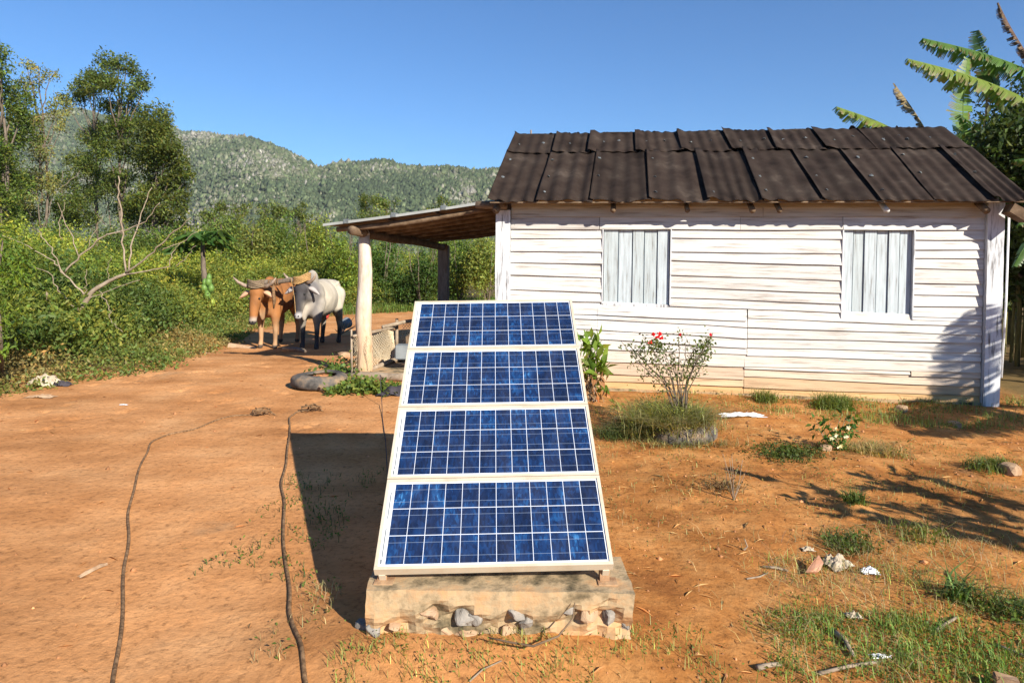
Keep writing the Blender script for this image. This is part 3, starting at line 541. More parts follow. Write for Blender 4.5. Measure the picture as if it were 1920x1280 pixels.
# nail washers
def nailcap(u, t, m, sc=1.):
    p = e0+Vector((u, 0, 0))+sv*(t*SL)+nv*.036; o = link('nail_cap', nailme, None, roof); o.location = p; o.rotation_euler = (math.atan2(sv.z, sv.y)+random.uniform(-.5, .5), random.uniform(-.5, .5), random.uniform(0, 3)); o.scale = (sc, sc, sc)
nb_ = MB(); nb_.tube([(0, 0, 0), (0, 0, .004), (0, 0, .006)], [.02, .019, .006], 7, jit=.12); nb_.box((-.004, -.004, .005), (.004, .004, .014))
nailme = bpy.data.meshes.new('nail_cap'); nailme.from_pydata(nb_.v, [], nb_.f); setcol(nailme, np.ones((len(nb_.v), 3))); nailme.materials.append(M['nail'])
NC = []
for i in range(10):
    for t in (.09, .30, .55): 
        if random.random() < .8: NC.append((lb[i]+.07+.02*random.random(), t))
    NC.append((ubb[i]+.12+random.random()*.1, .82)); NC.append((ubb[i]+.4+random.random()*.1, .84))
for u, t in NC: nailcap(u, t+random.uniform(-.02, .02), None, random.uniform(.8, 1.3))
# rafter ends, eave battens
for u, r_, col in ((.03, .045, 1), (1.476, .032, 1), (2.353, .03, 1), (3.10, .036, 1), (3.404, .032, 1), (4.577, .032, 1), (5.62, .04, 1)):
    b = MB(); k = (-.235, -.15, .1); b.tube([(u, y, 2.352+(y+.05)*.56) for y in k], r_, 10, jit=.06); b.build('rafter_end', M['rawwood'] if u != 4.577 else M['paint'], house, smooth=True)
b = MB(); b.tube([(-.25, -.12, 2.33), (.15, -.11, 2.325)], .05, 10, jit=.05); b.build('purlin_end', M['rawwood'], house, smooth=True)
b = MB(); b.box((-.03, -.33, 2.335), (5.95, -.29, 2.35)); b.build('eave_batten', M['rawwood'], house)
M_ = Matrix.Translation((5.86, -.22, 2.30)) @ Matrix.Rotation(.55, 4, 'Y'); b = MB(); b.box((-.02, -.12, -.09), (.20, .06, .01), M_, j=.012); b.build('torn_eave_board', M['rawwood'], house)
b = MB(); b.box((-.03, -.02, 2.30), (.02, HD, 2.42)); b.build('gable_plate', M['rawwood'], house)
# footing
me = rough_block('foundation', (.1, -.05, -.15), (5.8, .06, .05), M['concrete'], seg=.09, amp=.02); link('foundation', me, M['concrete'], house)
b = MB(); b.tube([(.21, 1.72, 3.45), (.205, 1.71, 3.62)], .013, 7); b.build('roof_stub', M['deadwood'], house)

# ------------------------------------------------------------------ porch (leans on the house)
PU = -1.93
def tubeat(mb, P, r, n=9, j=.07): mb.tube(P, r, n, jit=j)
b = MB(); n = 12; tubeat(b, [(PU+.012*math.sin(i*.9), .42+.008*math.cos(i), -.02+2.0*i/n) for i in range(n+1)], [.115, .112, .108, .11, .106, .112, .108, .102, .1, .098, .092, .085, .068], 12, .03); b.tube([(PU, .42, 1.96), (PU, .42, 2.03)], [.07, .05], 9)
pp = b.build('porch_post', M['postwood'], house, smooth=True)
b = MB(); b.box((-.1, -.09, -.02), (.1, .09, 1.93), j=.012); b.tube([(0, 0, 1.9), (0, 0, 1.97)], .07, 8); o = b.build('porch_post', M['graywood'], house, label='grey squared rear post in shade'); o.location = (-1.93, 4.75, 0)
b = MB(); tubeat(b, [(PU-.005, -.05+i*.55, 2.005-.012*math.sin(i*.8)-.012*i) for i in range(10)], [.06, .062, .065, .068, .07, .068, .065, .07, .068, .06], 10, .05); b.build('plate_beam', M['rawwood'], house, smooth=True)
def proof(u): return 2.075+(u+2.28)*(2.385-2.075)/2.28
pr = MB(); prof = []
nu, nvv = 110, 10; V = []
for j in range(nvv+1):
    v_ = .03+4.95*j/nvv
    for i in range(26):
        u = -2.3+2.3*i/25; V.append((u, v_, proof(u)-.02*math.sin(math.pi*i/25)*.6-.012*j/10))
F = [(j*26+i, j*26+i+1, (j+1)*26+i+1, (j+1)*26+i) for j in range(nvv) for i in range(25)]; m_ = len(V)
V += [(p[0], p[1], p[2]+.012) for p in V]; F = [tuple(reversed(q)) for q in F]+[tuple(m_+k for k in q) for q in F]
F += [(i, m_+i, m_+i+1, i+1) for i in range(25)]
prf = MB().add(V, F).build('porch_roof', M['rawwood'], house)
b = MB()
for i in range(25):
    u0, u1 = -2.34+2.32*i/25, -2.34+2.32*(i+1)/25; z0, z1 = proof(u0)+.013-.012*math.sin(math.pi*i/25), proof(u1)+.013-.012*math.sin(math.pi*(i+1)/25)
    w = .004*math.sin(i*1.7); b.add([(u0, -.035, z0-.022), (u1, -.035, z1-.022), (u1, -.035, z1+.012), (u0, -.035, z0+.012), (u0, .30, z0+.036), (u1, .30, z1+.036), (u0, -.02, z0-.024), (u1, -.02, z1-.024)], [(0, 1, 2, 3), (3, 2, 5, 4), (1, 0, 6, 7)])
sh = b.build('metal_flashing', M['zinc'], prf)
for u in (-2.02, -1.37, -.70):
    z = proof(u); b = MB(); b.box((u-.03, -.048, z-.014), (u+.035, .07, z+.042), j=.003); b.build('clip', M['nail'], prf)
for k, v_ in enumerate((.10, .62, 1.2, 1.9, 2.7, 3.6, 4.6)):
    b = MB(); us = np.linspace(-2.2+.05*(k % 2), .0, 8); tubeat(b, [(u, v_+.02*math.sin(u*3+k), proof(u)-.068-.03*math.sin((u+2.2)/2.2*3.14)) for u in us], [.038+.006*math.sin(u*4+k) for u in us], 8, .06); b.build('rafter', M['rawwood'], prf, smooth=True)
for u in (-1.5, -.85, -.3):
    b = MB(); b.box((u-.03, .05, proof(u)-.036), (u+.03, 4.9, proof(u)-.015)); b.build('batten', M['rawwood'], prf)
me = rough_block('porch_floor', (-1.86, .12, -.1), (-.05, 4.9, .07), M['concrete'], seg=.25, amp=.008); o = link('porch_floor', me, M['concrete'], house)

def tint(o, f):
    me = o.data; n = len(me.vertices); co_ = np.zeros(n*3); me.vertices.foreach_get('co', co_); P_ = co_.reshape(-1, 3); a = me.color_attributes['Col']; c = np.zeros(n*4, np.float32); a.data.foreach_get('color', c); c = c.reshape(-1, 4); c[:, :3] *= f(P_); a.data.foreach_set('color', c.ravel())
def soil(P_, z1=1.1, col=(1., .74, .5)):
    k = np.clip((z1-P_[:, 2])/z1, 0, 1)[:, None]**.8; return 1-k*(1-np.array(col))
tint(pp, soil)
# ------------------------------------------------------------------ netting pen, log
def hp(u, v, z=0): p = HA+Hd*u+Hn*v; return Vector((p[0], p[1], z))
def netting(mb, A, B, z0, z1, sp=.045, r=.0032, sag=.03):
    A, B = Vector(A), Vector(B); L = (B-A).length; H = z1-z0; nrm = Vector((-(B-A).y, (B-A).x, 0)).normalized()
    def pt(s, z): return A+(B-A)*(s/L)+Vector((0, 0, z0+z))+nrm*(sag*math.sin(s*5)+.02*math.sin(z*9+s*7))
    for sgn in (1, -1):
        k = -H
        while k < L+H:
            P = []
            for i in range(9):
                z = H*i/8; s = k+sgn*z*.8+(0 if sgn > 0 else H*.4)
                if 0 <= s <= L: P.append(pt(s, z)+Vector((random.uniform(-.002, .002),)*3))
            if len(P) > 1: mb.tube(P, r, 3, cap=False)
            k += sp
pen = empty('netting_fence', hp(PU, .42), label='low tan net fence strung on poles beside the pale porch post', cat='fence')
b = MB(); netting(b, hp(PU-.06, .32), hp(PU+.02, 1.75), .03, .56); netting(b, hp(PU-.14, .36), hp(PU+.13, .27), .03, .58, .03)
b.build('net', M['net'], pen, world=True)
b = MB(); netting(b, hp(PU+.05, 1.85), hp(PU+1.1, 2.3), .1, .62); b.build('net', M['net'], pen, world=True)
b = MB(); b.tube([hp(PU-.1, .26, .57), hp(PU, .9, .58), hp(PU+.03, 1.5, .57), hp(PU+.02, 1.8, .56)], [.02, .024, .022, .02], 7, jit=.1); b.build('top_pole', M['deadwood'], pen, smooth=True, world=True)
b = MB(); b.tube([hp(PU-.05, 1.3, .6), hp(PU+.2, 1.7, .66), hp(PU+.45, 2.0, .68), hp(PU+1.1, 2.3, .8)], [.028, .03, .03, .026], 7, jit=.1); b.build('top_pole', M['deadwood'], pen, smooth=True, world=True)
b = MB(); b.tube([hp(PU-.13, .3, 0), hp(PU-.14, .3, .66)], [.02, .013], 6, jit=.1); b.tube([hp(PU+.03, 1.75, 0), hp(PU+.03, 1.75, .7)], [.03, .024], 6, jit=.1); b.build('stake', M['deadwood'], pen, smooth=True, world=True)
b = MB(); b.tube([hp(PU+.08, .5, .09), hp(PU+.12, 1.2, .1), hp(PU+.3, 2.0, .12)], [.03, .04, .035], 8, jit=.1); b.build('bottom_pole', M['deadwood'], pen, smooth=True, world=True)
b = MB(); P = hp(PU+.42, 1.25, 0); b.box((-.06, -.12, .0), (.11, .12, .5), Matrix.Translation(P), j=.015); b.build('wooden_stump', M['rawwood'], label='squared brown wooden stump behind the netting fence', cat='stump', bevel=.006)
P = hp(PU+.37, .7, 0); b = MB(); b.box((0, -.1, .22), (.3, .12, .42), Matrix.Translation(P)); b.build('plastic_crate', M['bluegrey'], bevel=.012, label='pale blue box half hidden behind the top solar panels', cat='box')
b = MB(); b.tube([(-2.32, 9.32, .02), (-2.0, 9.24, .05), (-1.7, 9.14, .05), (-1.5, 9.07, .06), (-1.38, 9.04, .07)], [.04, .055, .06, .05, .065], 9, jit=.1); b.build('log', M['deadwood'], smooth=True, label='rough pale log along the front edge of the porch', cat='log')
b = MB(); v = []; F = []
for j in range(9):
    for i in range(15):
        x, y = i/14, j/8; v.append((-1.58+x*.4, 7.98+y*.3+.1*x, .02+.09*math.sin(x*3.1)*math.sin(y*3.1)+.015*math.sin(x*17+y*5)))
F = [(j*15+i, j*15+i+1, (j+1)*15+i+1, (j+1)*15+i) for j in range(8) for i in range(14)]
b.add(v, F).build('cloth', M['cloth'], smooth=True, label='black crumpled cloth on the dirt beside the top solar panels', cat='cloth')
b = MB(); b.tube([(-1.47, 8.1, .1), (-1.5, 7.8, .3), (-1.42, 7.5, .04), (-1.3, 6.9, .01), (-1.1, 6, .01), (-.9, 5, .01), (-.72, 4.5, .02), (-.6, 4.36, .5), (-.59, 4.33, 1.2)], .004, 5); b.build('cable', M['cloth'], label='thin dark cable running from the porch to the solar panels', cat='cable')

# ------------------------------------------------------------------ tyres
def tyre(name, loc, R, w, rin, rz=0, tilt=(0, 0), **k):
    root = empty(name, loc, rz, **k); root.rotation_euler = (tilt[0], tilt[1], rz)
    prof = [(rin, .02), (rin+.01, .0), (R-.07, -.0), (R-.02, .02), (R, .05), (R, w-.05), (R-.02, w-.02), (R-.07, w+.004), (rin+.01, w), (rin, w-.02), (rin+.02, w-.03), (R-.04, w-.05), (R-.03, w/2), (R-.04, .05), (rin+.02, .03)]
    n = 64; V = []; c = []
    for i in range(n):
        a = 2*math.pi*i/n; s = 1+.02*math.sin(a*2+1)+.008*math.sin(5*a)
        for j, (r, z) in enumerate(prof):
            rr = r*s-(.006 if (j in (4, 5) and i % 2) else 0); V.append((rr*math.cos(a), rr*math.sin(a), z+.01*math.sin(a*2)))
    m_ = len(prof); F = [(i*m_+j, ((i+1) % n)*m_+j, ((i+1) % n)*m_+(j+1) % m_, i*m_+(j+1) % m_) for i in range(n) for j in range(m_)]
    MB().add(V, F).build('tyre_wall', M['rubber'], root, smooth=True)
    V = []; n2_ = 24
    for j in range(6):
        for i in range(n2_):
            a = 2*math.pi*i/n2_; r = (R-.045)*j/5; V.append((r*math.cos(a), r*math.sin(a), w*.62+.02*math.sin(3*a+j)+.03*(1-j/5)))
    F = [(j*n2_+i, j*n2_+(i+1) % n2_, (j+1)*n2_+(i+1) % n2_, (j+1)*n2_+i) for j in range(5) for i in range(n2_)]
    MB().add(V, F).build('soil', M['soilclod'], root); return root
tyre('tyre_planter', (-2.42, 8.6, .0), .345, .17, .2, .3, label='old dusty tyre lying flat in the dirt by the porch post', cat='tyre')
tyre('tyre_planter', (1.60, 6.40, -.075), .35, .2, .2, 1., label='half buried tyre overgrown with grass holding the red flowered rose', cat='tyre')

# ------------------------------------------------------------------ oxen
def remesh_body(name, elems, voxel=.022, smooth=6):
    bm = bmesh.new()
    for e in elems:
        if e[0] == 'e':
            _, c, r, rot = e; g = bmesh.ops.create_icosphere(bm, subdivisions=3, radius=1); Mx = Matrix.Translation(c) @ Matrix.Rotation(rot, 4, 'Y') @ Matrix.Diagonal((*r, 1))
            bmesh.ops.transform(bm, matrix=Mx, verts=g['verts'])
        else:
            _, pts, rad = e
            for a, b_, ra, rb_ in zip(pts[:-1], pts[1:], rad[:-1], rad[1:]):
                a, b_ = Vector(a), Vector(b_); L = (b_-a).length; k = max(2, int(L/(min(ra, rb_)*.35)))
                for i in range(k+1):
                    t = i/k; g = bmesh.ops.create_icosphere(bm, subdivisions=2, radius=ra+(rb_-ra)*t); bmesh.ops.translate(bm, vec=a+(b_-a)*t, verts=g['verts'])
    me = bpy.data.meshes.new(name); bm.to_mesh(me); bm.free(); o = bpy.data.objects.new('tmp', me); COL.objects.link(o)
    r = o.modifiers.new('r', 'REMESH'); r.mode = 'VOXEL'; r.voxel_size = voxel
    s = o.modifiers.new('s', 'SMOOTH'); s.iterations = smooth; s.factor = .6
    dg = bpy.context.evaluated_depsgraph_get(); dg.update(); nm = bpy.data.meshes.new_from_object(o.evaluated_get(dg)); nm.name = name; bpy.data.objects.remove(o); nm.materials.clear(); return nm
def ox(loc, rz, kind, label, hs=1., head_yaw=0, head=None):
    root = empty('draft_ox', loc, rz, label=label, cat='ox', group='oxen yoked together'); g = kind == 'grey'
    hz = 1.0; hd = head or dict(poll=(1.02, 0, 1.16), muz=(1.22, 0, .62))
    pl, mz = Vector(hd['poll']), Vector(hd['muz']); mid = pl*.55+mz*.45; fwd = Vector((.6, 0, .15)).normalized()
    E = [('e', (.38, 0, .92), (.34, .21 if not g else .25, .36), 0), ('e', (0, 0, .92), (.5, .25 if not g else .32, .33 if not g else .37), 0), ('e', (-.45, 0, 1.0), (.34, .20, .29), 0), ('e', (-.15, 0, 1.14), (.6, .13, .16), 0),
         ('e', (-.62, 0, 1.12), (.16, .18, .16), 0), ('e', (.36, 0, 1.28 if g else 1.22), (.19 if g else .16, .1, .2 if g else .13), -.3),
         ('e', (.62, 0, .86), (.15, .1, .24), 0), ('e', (.72, 0, .72), (.12, .035, .2), .3)]
    E += [('t', [(.42, 0, 1.03), (.7, 0, 1.06), tuple(pl-Vector((.08, 0, .05)))], [.27, .2, .14])]
    E += [('t', [tuple(pl-Vector((.02, 0, .02))), tuple(mid), tuple(mz+Vector((-.02, 0, .05)))], [.115, .1, .07]), ('e', tuple(mz), (.075, .075, .06), .6), ('e', tuple(pl+Vector((.03, 0, -.06))), (.1, .125, .12), 0), ('e', tuple(mid+Vector((-.09, 0, -.03))), (.09, .06, .16), -.2)]
    for s in (1, -1):
        E += [('e', (-.46, .17*s, 1.2), (.09, .045, .05), .4), ('e', (-.78, .09*s, 1.08), (.05, .04, .05), 0), ('e', (.4, .17*s, .98), (.1, .06, .22), .25)]
        fx = .03*s
        E += [('t', [(.42, .13*s, .85), (.46+fx, .155*s, .62), (.45+fx, .15*s, .43), (.45+fx, .15*s, .14), (.48+fx, .15*s, .035)], [.16, .095, .058, .042, .055])]
        E += [('t', [(-.5, .14*s, .98), (-.42, .17*s, .74), (-.62-fx, .16*s, .47), (-.58-fx, .16*s, .16), (-.55-fx, .16*s, .035)], [.19, .13, .062, .044, .055])]
    me = remesh_body('body', E)
    co_ = np.zeros(len(me.vertices)*3); me.vertices.foreach_get('co', co_); P = co_.reshape(-1, 3); x, y, z = P.T
    nz_ = fbm(x*3, z*3+y*2, 3, .4, 3)
    sm = lambda v, a, b_: np.clip((v-a)/(b_-a), 0, 1)
    if g:
        white = np.array([.48, .425, .34]); dark = np.array([.055, .05, .052]); grey = np.array([.22, .2, .19])
        k = sm(x+.06*nz_, .36, .58)[:, None]; c = white*(1-k)+grey*k
        k = sm(x+.1*nz_, .78, .95)[:, None]; c = c*(1-k)+dark*k
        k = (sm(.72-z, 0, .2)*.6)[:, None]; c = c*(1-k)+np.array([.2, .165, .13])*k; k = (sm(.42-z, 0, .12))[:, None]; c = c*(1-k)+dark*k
        k = (sm(.95-z, 0, .12)*sm(x, .6, .72)*sm(1.02-x, 0, .1))[:, None]*.8; c = c*(1-k)+np.array([.6, .52, .42])*k
        k = (sm(mz.z+.09-z, 0, .05)*sm(x, .95, 1.0))[:, None]; c = c*(1-k)+np.array([.45, .43, .42])*k
        k = (sm(mz.z+.0-z, 0, .03)*sm(x, 1.16, 1.2))[:, None]; c = c*(1-k)+np.array([.12, .1, .1])*k
    else:
        br = np.array([.33, .135, .042]); pale = np.array([.46, .30, .17]); c = br*(1+.12*nz_[:, None])
        k = (sm(.62-z, 0, .25))[:, None]*.75; c = c*(1-k)+pale*k
        k = (sm(.8-z, 0, .15)*sm(x, .55, .7)*sm(1.0-x, 0, .1))[:, None]*.8; c = c*(1-k)+pale*k
        k = (sm(mz.z+.10-z, 0, .05)*sm(x, .95, 1.0))[:, None]; c = c*(1-k)+np.array([.46, .37, .29])*k
        k = (sm(mz.z+.025-z, 0, .03)*sm(x, 1.1, 1.16))[:, None]; c = c*(1-k)+np.array([.05, .045, .045])*k
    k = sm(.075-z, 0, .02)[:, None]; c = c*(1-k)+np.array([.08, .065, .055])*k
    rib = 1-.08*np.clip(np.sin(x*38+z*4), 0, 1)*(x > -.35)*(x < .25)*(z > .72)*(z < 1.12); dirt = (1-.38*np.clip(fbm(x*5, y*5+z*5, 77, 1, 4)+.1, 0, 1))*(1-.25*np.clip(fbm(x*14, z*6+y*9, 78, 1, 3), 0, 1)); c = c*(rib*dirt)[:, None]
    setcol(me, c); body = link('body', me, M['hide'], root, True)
    for s in (1, -1):
        # horns out and forward, ears, eyes
        hb = pl+Vector((-.0, .085*s, .05)); b = MB(); t = (.21 if not g else .15)
        b.tube([hb, hb+Vector((.02, t*.6*s, .02)), hb+Vector((.05, t*1.1*s, .08)), hb+Vector((.09, t*1.45*s, .17))], [.042, .036, .027, .008], 8); b.build('horn', M['hornm'], root, smooth=True)
        eb = pl+Vector((-.03, .12*s, -.05)); v = []
        for i in range(9):
            q = i/8; w = .055*math.sin(math.pi*min(1, q*.93+.07))**.8; p = eb+Vector((0, .21*q*s, -.03*q-.08*q*q))
            v += [p+Vector((.012, 0, w)), p+Vector((-.02, 0, 0)), p+Vector((.02, 0, -w)), p+Vector((.034, 0, 0))]
        f = [(i*4+k, i*4+(k+1) % 4, i*4+4+(k+1) % 4, i*4+4+k) for i in range(8) for k in range(4)]+[(3, 2, 1, 0)]
        MB().add(v, f, (.6, .36, .22) if not g else (.42, .38, .36)).build('ear', M['hide'], root, smooth=True)
        ey = pl*.72+mz*.28+Vector((.05, .092*s, 0)); bm = bmesh.new(); bmesh.ops.create_uvsphere(bm, u_segments=10, v_segments=8, radius=.02); me2 = bpy.data.meshes.new('eye'); bm.to_mesh(me2); bm.free(); setcol(me2, np.full((len(me2.vertices), 3), .02)); o = link('eye', me2, M['hide'], root, True); o.location = ey
        no = mz+Vector((.062, .03*s, .0)); bm = bmesh.new(); bmesh.ops.create_uvsphere(bm, u_segments=8, v_segments=6, radius=.013); me2 = bpy.data.meshes.new('nostril'); bm.to_mesh(me2); bm.free(); setcol(me2, np.full((len(me2.vertices), 3), .01)); o = link('nostril', me2, M['hide'], root, True); o.location = no
    b = MB(); b.tube([(-.72, 0, 1.2), (-.80, .02, 1.1), (-.83, .03, .8), (-.82, .04, .6)], [.035, .03, .02, .018], 8, c=(.6, .5, .4) if g else (.5, .22, .08)); b.tube([(-.82, .04, .6), (-.83, .04, .48), (-.82, .05, .3)], [.02, .045, .008], 8, c=(.03, .03, .03)); b.build('tail', M['hide'], root, smooth=True)
    return root
R90 = -math.pi/2
br = ox((-4.80, 14.0, -.15), R90-.06, 'brown', 'orange brown ox at left of the yoked pair, facing the camera', head=dict(poll=(1.00, .02, 1.12), muz=(1.16, .02, .56)))
gr = ox((-3.93, 13.95, -.15), R90-.12, 'grey', 'pale ox with dark grey head and hump at right of the yoked pair', head=dict(poll=(.86, .02, 1.2), muz=(1.0, .02, .66)))
for o_ in (br, gr): o_.scale = (1.06, 1.06, 1.06)
yk = empty('ox_yoke', (-4.4, 12.9, 1.2), label='wooden head yoke lashed across the horns of both oxen', cat='yoke')
bpy.context.view_layer.update()
wb = br.matrix_world @ Vector((1.02, .02, 1.22)); wg = gr.matrix_world @ Vector((.88, .02, 1.30))
b = MB(); dirv = (wg-wb); P = [wb-dirv*.12, wb, wb+dirv*.25+Vector((0, 0, .02)), wb+dirv*.5+Vector((0, 0, .0)), wb+dirv*.75+Vector((0, 0, .02)), wg, wg+dirv*.12]
b.tube(P, [.035, .055, .05, .04, .05, .055, .035], 10, jit=.05); b.build('yoke_beam', M['bark'], yk, smooth=True, world=True)
for w, mm, k in ((wb, M['lash'], 0), (wg, M['weave'], 1)):
    b = MB()
    for i in range(7):
        z = -.06+.021*i+(.0 if k == 0 else .01); pts = []
        for a in np.linspace(-.3, math.pi+.3, 14): pts.append(w+Vector((-math.cos(a)*(.16+.006*random.random()), -math.sin(a)*.145-.0+.03, z+(.012*math.sin(a*3+i))+.05*k*(-math.cos(a)))))
        b.tube(pts, .0135, 6, jit=.15)
    b.build('lashing', mm, yk, smooth=True, world=True, label='grey brown woven lashing' if k == 0 else 'bright tan woven lashing')
b = MB()
for i in range(5):
    b.tube([wb+dirv*(.3+.05*i)+Vector((math.cos(a)*.01, math.cos(a)*.06, math.sin(a)*.06)) for a in np.linspace(0, 6.28, 12)], .012, 5, jit=.1)
b.tube([wb+dirv*.38, wb+dirv*.40+Vector((0, -.06, -.12)), wb+dirv*.42+Vector((.0, -.05, -.35)), wb+dirv*.4+Vector((.0, -.03, -.5))], [.02, .03, .035, .012], 7, jit=.1)
b.build('rope_coil', M['rope'], yk, smooth=True, world=True)
gm = gr.matrix_world @ Vector((1.05, .02, .69)); b = MB(); b.tube([wg+Vector((-.16, -.12, .05)), (wg+gm)/2+Vector((-.07, -.06, -.02)), gm+Vector((-.02, -.03, .03))], .006, 5); b.build('rein', M['weave'], yk, world=True)
# things behind and around the oxen
b = MB(); V = []
for j in range(10):
    for i in range(16):
        a = 2*math.pi*i/16; r = .14*math.sin(math.pi*(j+.5)/10)**.6*(1+.15*noise.noise(Vector((math.cos(a)*2, math.sin(a)*2, j*.6)))); V.append((r*math.cos(a)*1.1, r*math.sin(a), .03+.55*j/9))
F = [(j*16+i, j*16+(i+1) % 16, (j+1)*16+(i+1) % 16, (j+1)*16+i) for j in range(9) for i in range(16)]+[tuple(range(15, -1, -1)), tuple(144+i for i in range(16))]
o = b.add(V, F).build('red_bundle', M['red'], smooth=True, label='red cloth bundle on the ground seen between the legs of the grey ox', cat='bundle'); o.location = (*G(608, 618)[:2], .2)
b = MB(); b.tube([(0, 0, 0), (0, .02, .0), (0, .26, .0), (0, .265, 0)], [.09, .12, .155, .15], 20); o = b.build('bucket', M['bluegrey'], smooth=True, label='grey blue round bucket lying beside the rear leg of the grey ox', cat='bucket'); o.scale = (.85, .85, .85); p = G(641, 620); o.location = (p[0], p[1], .12); o.rotation_euler = (.25, 0, -.4)
b = MB()
for i in range(8):
    p = G(646, 626); b.tube([(p[0]-.1+random.random()*.04, p[1], .0), (p[0]+random.uniform(-.2, .3), p[1]+random.uniform(-.3, .3), .1+random.random()*.25)], [.02, .005], 5)
b.build('brushwood', M['deadwood'], label='small pile of dry sticks behind the grey ox', cat='sticks')
p = G(555, 660); b = MB(); b.tube([(p[0]-.28, p[1]+.1, .04), (p[0], p[1], .05), (p[0]+.16, p[1]-.12, .045), (p[0]+.22, p[1]-.2, .04)], [.04, .045, .04, .03], 9, jit=.08); b.build('log', M['bark'], smooth=True, label='short grey log lying in front of the oxen feet', cat='log')
b = MB(); V = []
for i in range(13):
    t = i/12
    for k in range(7):
        a = math.pi*(.1+.8*k/6); V.append((-.35+.7*t, .05*math.sin(3*t)-.11*math.cos(a)*(1-.5*t), .01+.15*math.sin(a)*(1-.75*t)))
F = [(i*7+k, i*7+k+1, (i+1)*7+k+1, (i+1)*7+k) for i in range(12) for k in range(6)]; m_ = len(V); V += [(p_[0], p_[1], p_[2]-.012) for p_ in V]; F += [tuple(m_+q for q in reversed(f)) for f in F]
o = b.add(V, F).build('palm_sheath', M['clay'], smooth=True, label='curled tan palm sheath on the dirt left of the ox hooves', cat='palm sheath'); p = G(455, 652); o.location = (p[0], p[1], -.02); o.scale = (.7, .7, .7)

# ------------------------------------------------------------------ ropes on the yard
def rope(name, pix, r, label, knot):
    P = [G(*q) for q in pix]; P = np.array(P); t = np.arange(len(P)); tt = np.linspace(0, len(P)-1, len(P)*10)
    def cr(i): # catmull
        k = min(int(i), len(P)-2); u = i-k; p0 = P[max(k-1, 0)]; p1 = P[k]; p2 = P[k+1]; p3 = P[min(k+2, len(P)-1)]
        return .5*((2*p1)+(-p0+p2)*u+(2*p0-5*p1+4*p2-p3)*u*u+(-p0+3*p1-3*p2+p3)*u**3)
    Q = np.array([cr(i) for i in tt]); Q[:, 0] += .008*np.sin(tt*5); Q[:, 2] = zg(Q[:, 0], Q[:, 1])+r*.7
    b = MB(); b.tube([tuple(q) for q in Q], r, 8, jit=.06)
    if knot:
        e = Q[-1]
        for i in range(4):
            a = np.linspace(0, 5.5, 12); rr = random.uniform(.03, .08); cx, cy = e[0]+random.uniform(0, .12), e[1]+random.uniform(-.05, .05)
            b.tube([(cx+rr*1.4*math.cos(q), cy+rr*.7*math.sin(q), e[2]+.015+.03*random.random()+.03*abs(math.sin(q+i))) for q in a], r*.65, 5)
        b.tube([tuple(e), (e[0]+.12, e[1]+.05, e[2]+.02), (e[0]+.2, e[1]+.02, e[2])], r*.8, 6)
    return b.build(name, M['rope'], smooth=True, label=label, cat='rope')
rope('rope', [(205, 1400), (215, 1280), (232, 1100), (240, 1000), (247, 930), (270, 860), (285, 830), (310, 818), (370, 805), (430, 783), (480, 780)], .0085, 'long brown rope at far left of the yard with a bend and a loose knot', True)
rope('rope', [(600, 1400), (575, 1280), (550, 1180), (538, 1080), (531, 950), (530, 895), (541, 840), (543, 790), (552, 776), (568, 771)], .0095, 'long brown rope running past the left side of the solar panel shadow', True)

# ------------------------------------------------------------------ vegetation
GRN = dict(dark=(.035, .075, .018), mid=(.075, .14, .026), lime=(.17, .24, .035), olive=(.11, .14, .035), pale=(.13, .17, .07), dry=(.36, .29, .14), straw=(.5, .38, .2))
def zp(P): P = np.asarray(P, float); return np.column_stack([P, zg(P[:, 0], P[:, 1])])
def cloud(T, c, r, n, L, col, shell=.55, **k):
    """leaf clusters: sub-clumps on the surface of an ellipsoid so gaps and light/dark clumps appear"""
    c = np.asarray(c, float); r = np.broadcast_to(np.asarray(r, float), (3,)); m = max(4, n//26)
    d = rng.normal(size=(m, 3)); d /= np.linalg.norm(d, axis=1, keepdims=True); rad = rng.uniform(shell, 1.05, (m, 1)); cc = c+d*rad*r
    idx = rng.integers(0, m, n); sp = .16*r.mean()+.4*L; P = cc[idx]+rng.normal(size=(n, 3))*sp
    tone = np.exp(.22*rng.normal(size=(m, 1)))*np.asarray(col); T.leaves(P, L*rng.uniform(.6, 1.3, n), col=tone[idx], **k)
def limb(b, P, r0, r1, n=6, k=6, wob=.04):
    P = [Vector(p) for p in P]; Q = []
    for a, c in zip(P[:-1], P[1:]):
        for i in range(k): Q.append(a.lerp(c, i/k)+Vector((random.uniform(-wob, wob),)*2+(0,)))
    Q.append(P[-1]); m = len(Q); b.tube(Q, [r0+(r1-r0)*i/(m-1) for i in range(m)], n)
def tree(name, Yd, base, top, clusters, dens, L, col, label, trunk_r=.09, tm='bark', cat='tree', **k):
    """base/top/clusters given where they stand at distance Yd"""
    B0 = D(*base, Yd); gz = float(zg(B0[0], B0[1])); B0 = np.array([B0[0], B0[1], gz]); T0 = D(*top, Yd); root = empty(name, B0, label=label, cat=cat)
    T = TM(); tb = MB(); limb(tb, [B0, B0*.55+T0*.45+np.array([random.uniform(-.2, .2), .1, 0]), T0], trunk_r, trunk_r*.2, 8)
    for (px, py, rp) in clusters:
        c = D(px, py, Yd); r = rp/FPX*Yd; c[1] += random.uniform(-1, 1)*r*1.6
        cloud(T, c, (r, r*1.1, r*.85), int(dens*r*r*3600), L, col, **k)
        s = np.clip((c[2]-B0[2])/(T0[2]-B0[2])-.22, .05, .97); st = B0+(T0-B0)*s; limb(tb, [st, (st+c)/2+np.array([0, 0, -.1*r]), c], trunk_r*.38, .012, 5, 3)
    T.build('crown', M['leaf'], root, world=True); tb.build('trunk', M[tm], root, smooth=True, world=True); return root
TD = (.085, .135, .032)
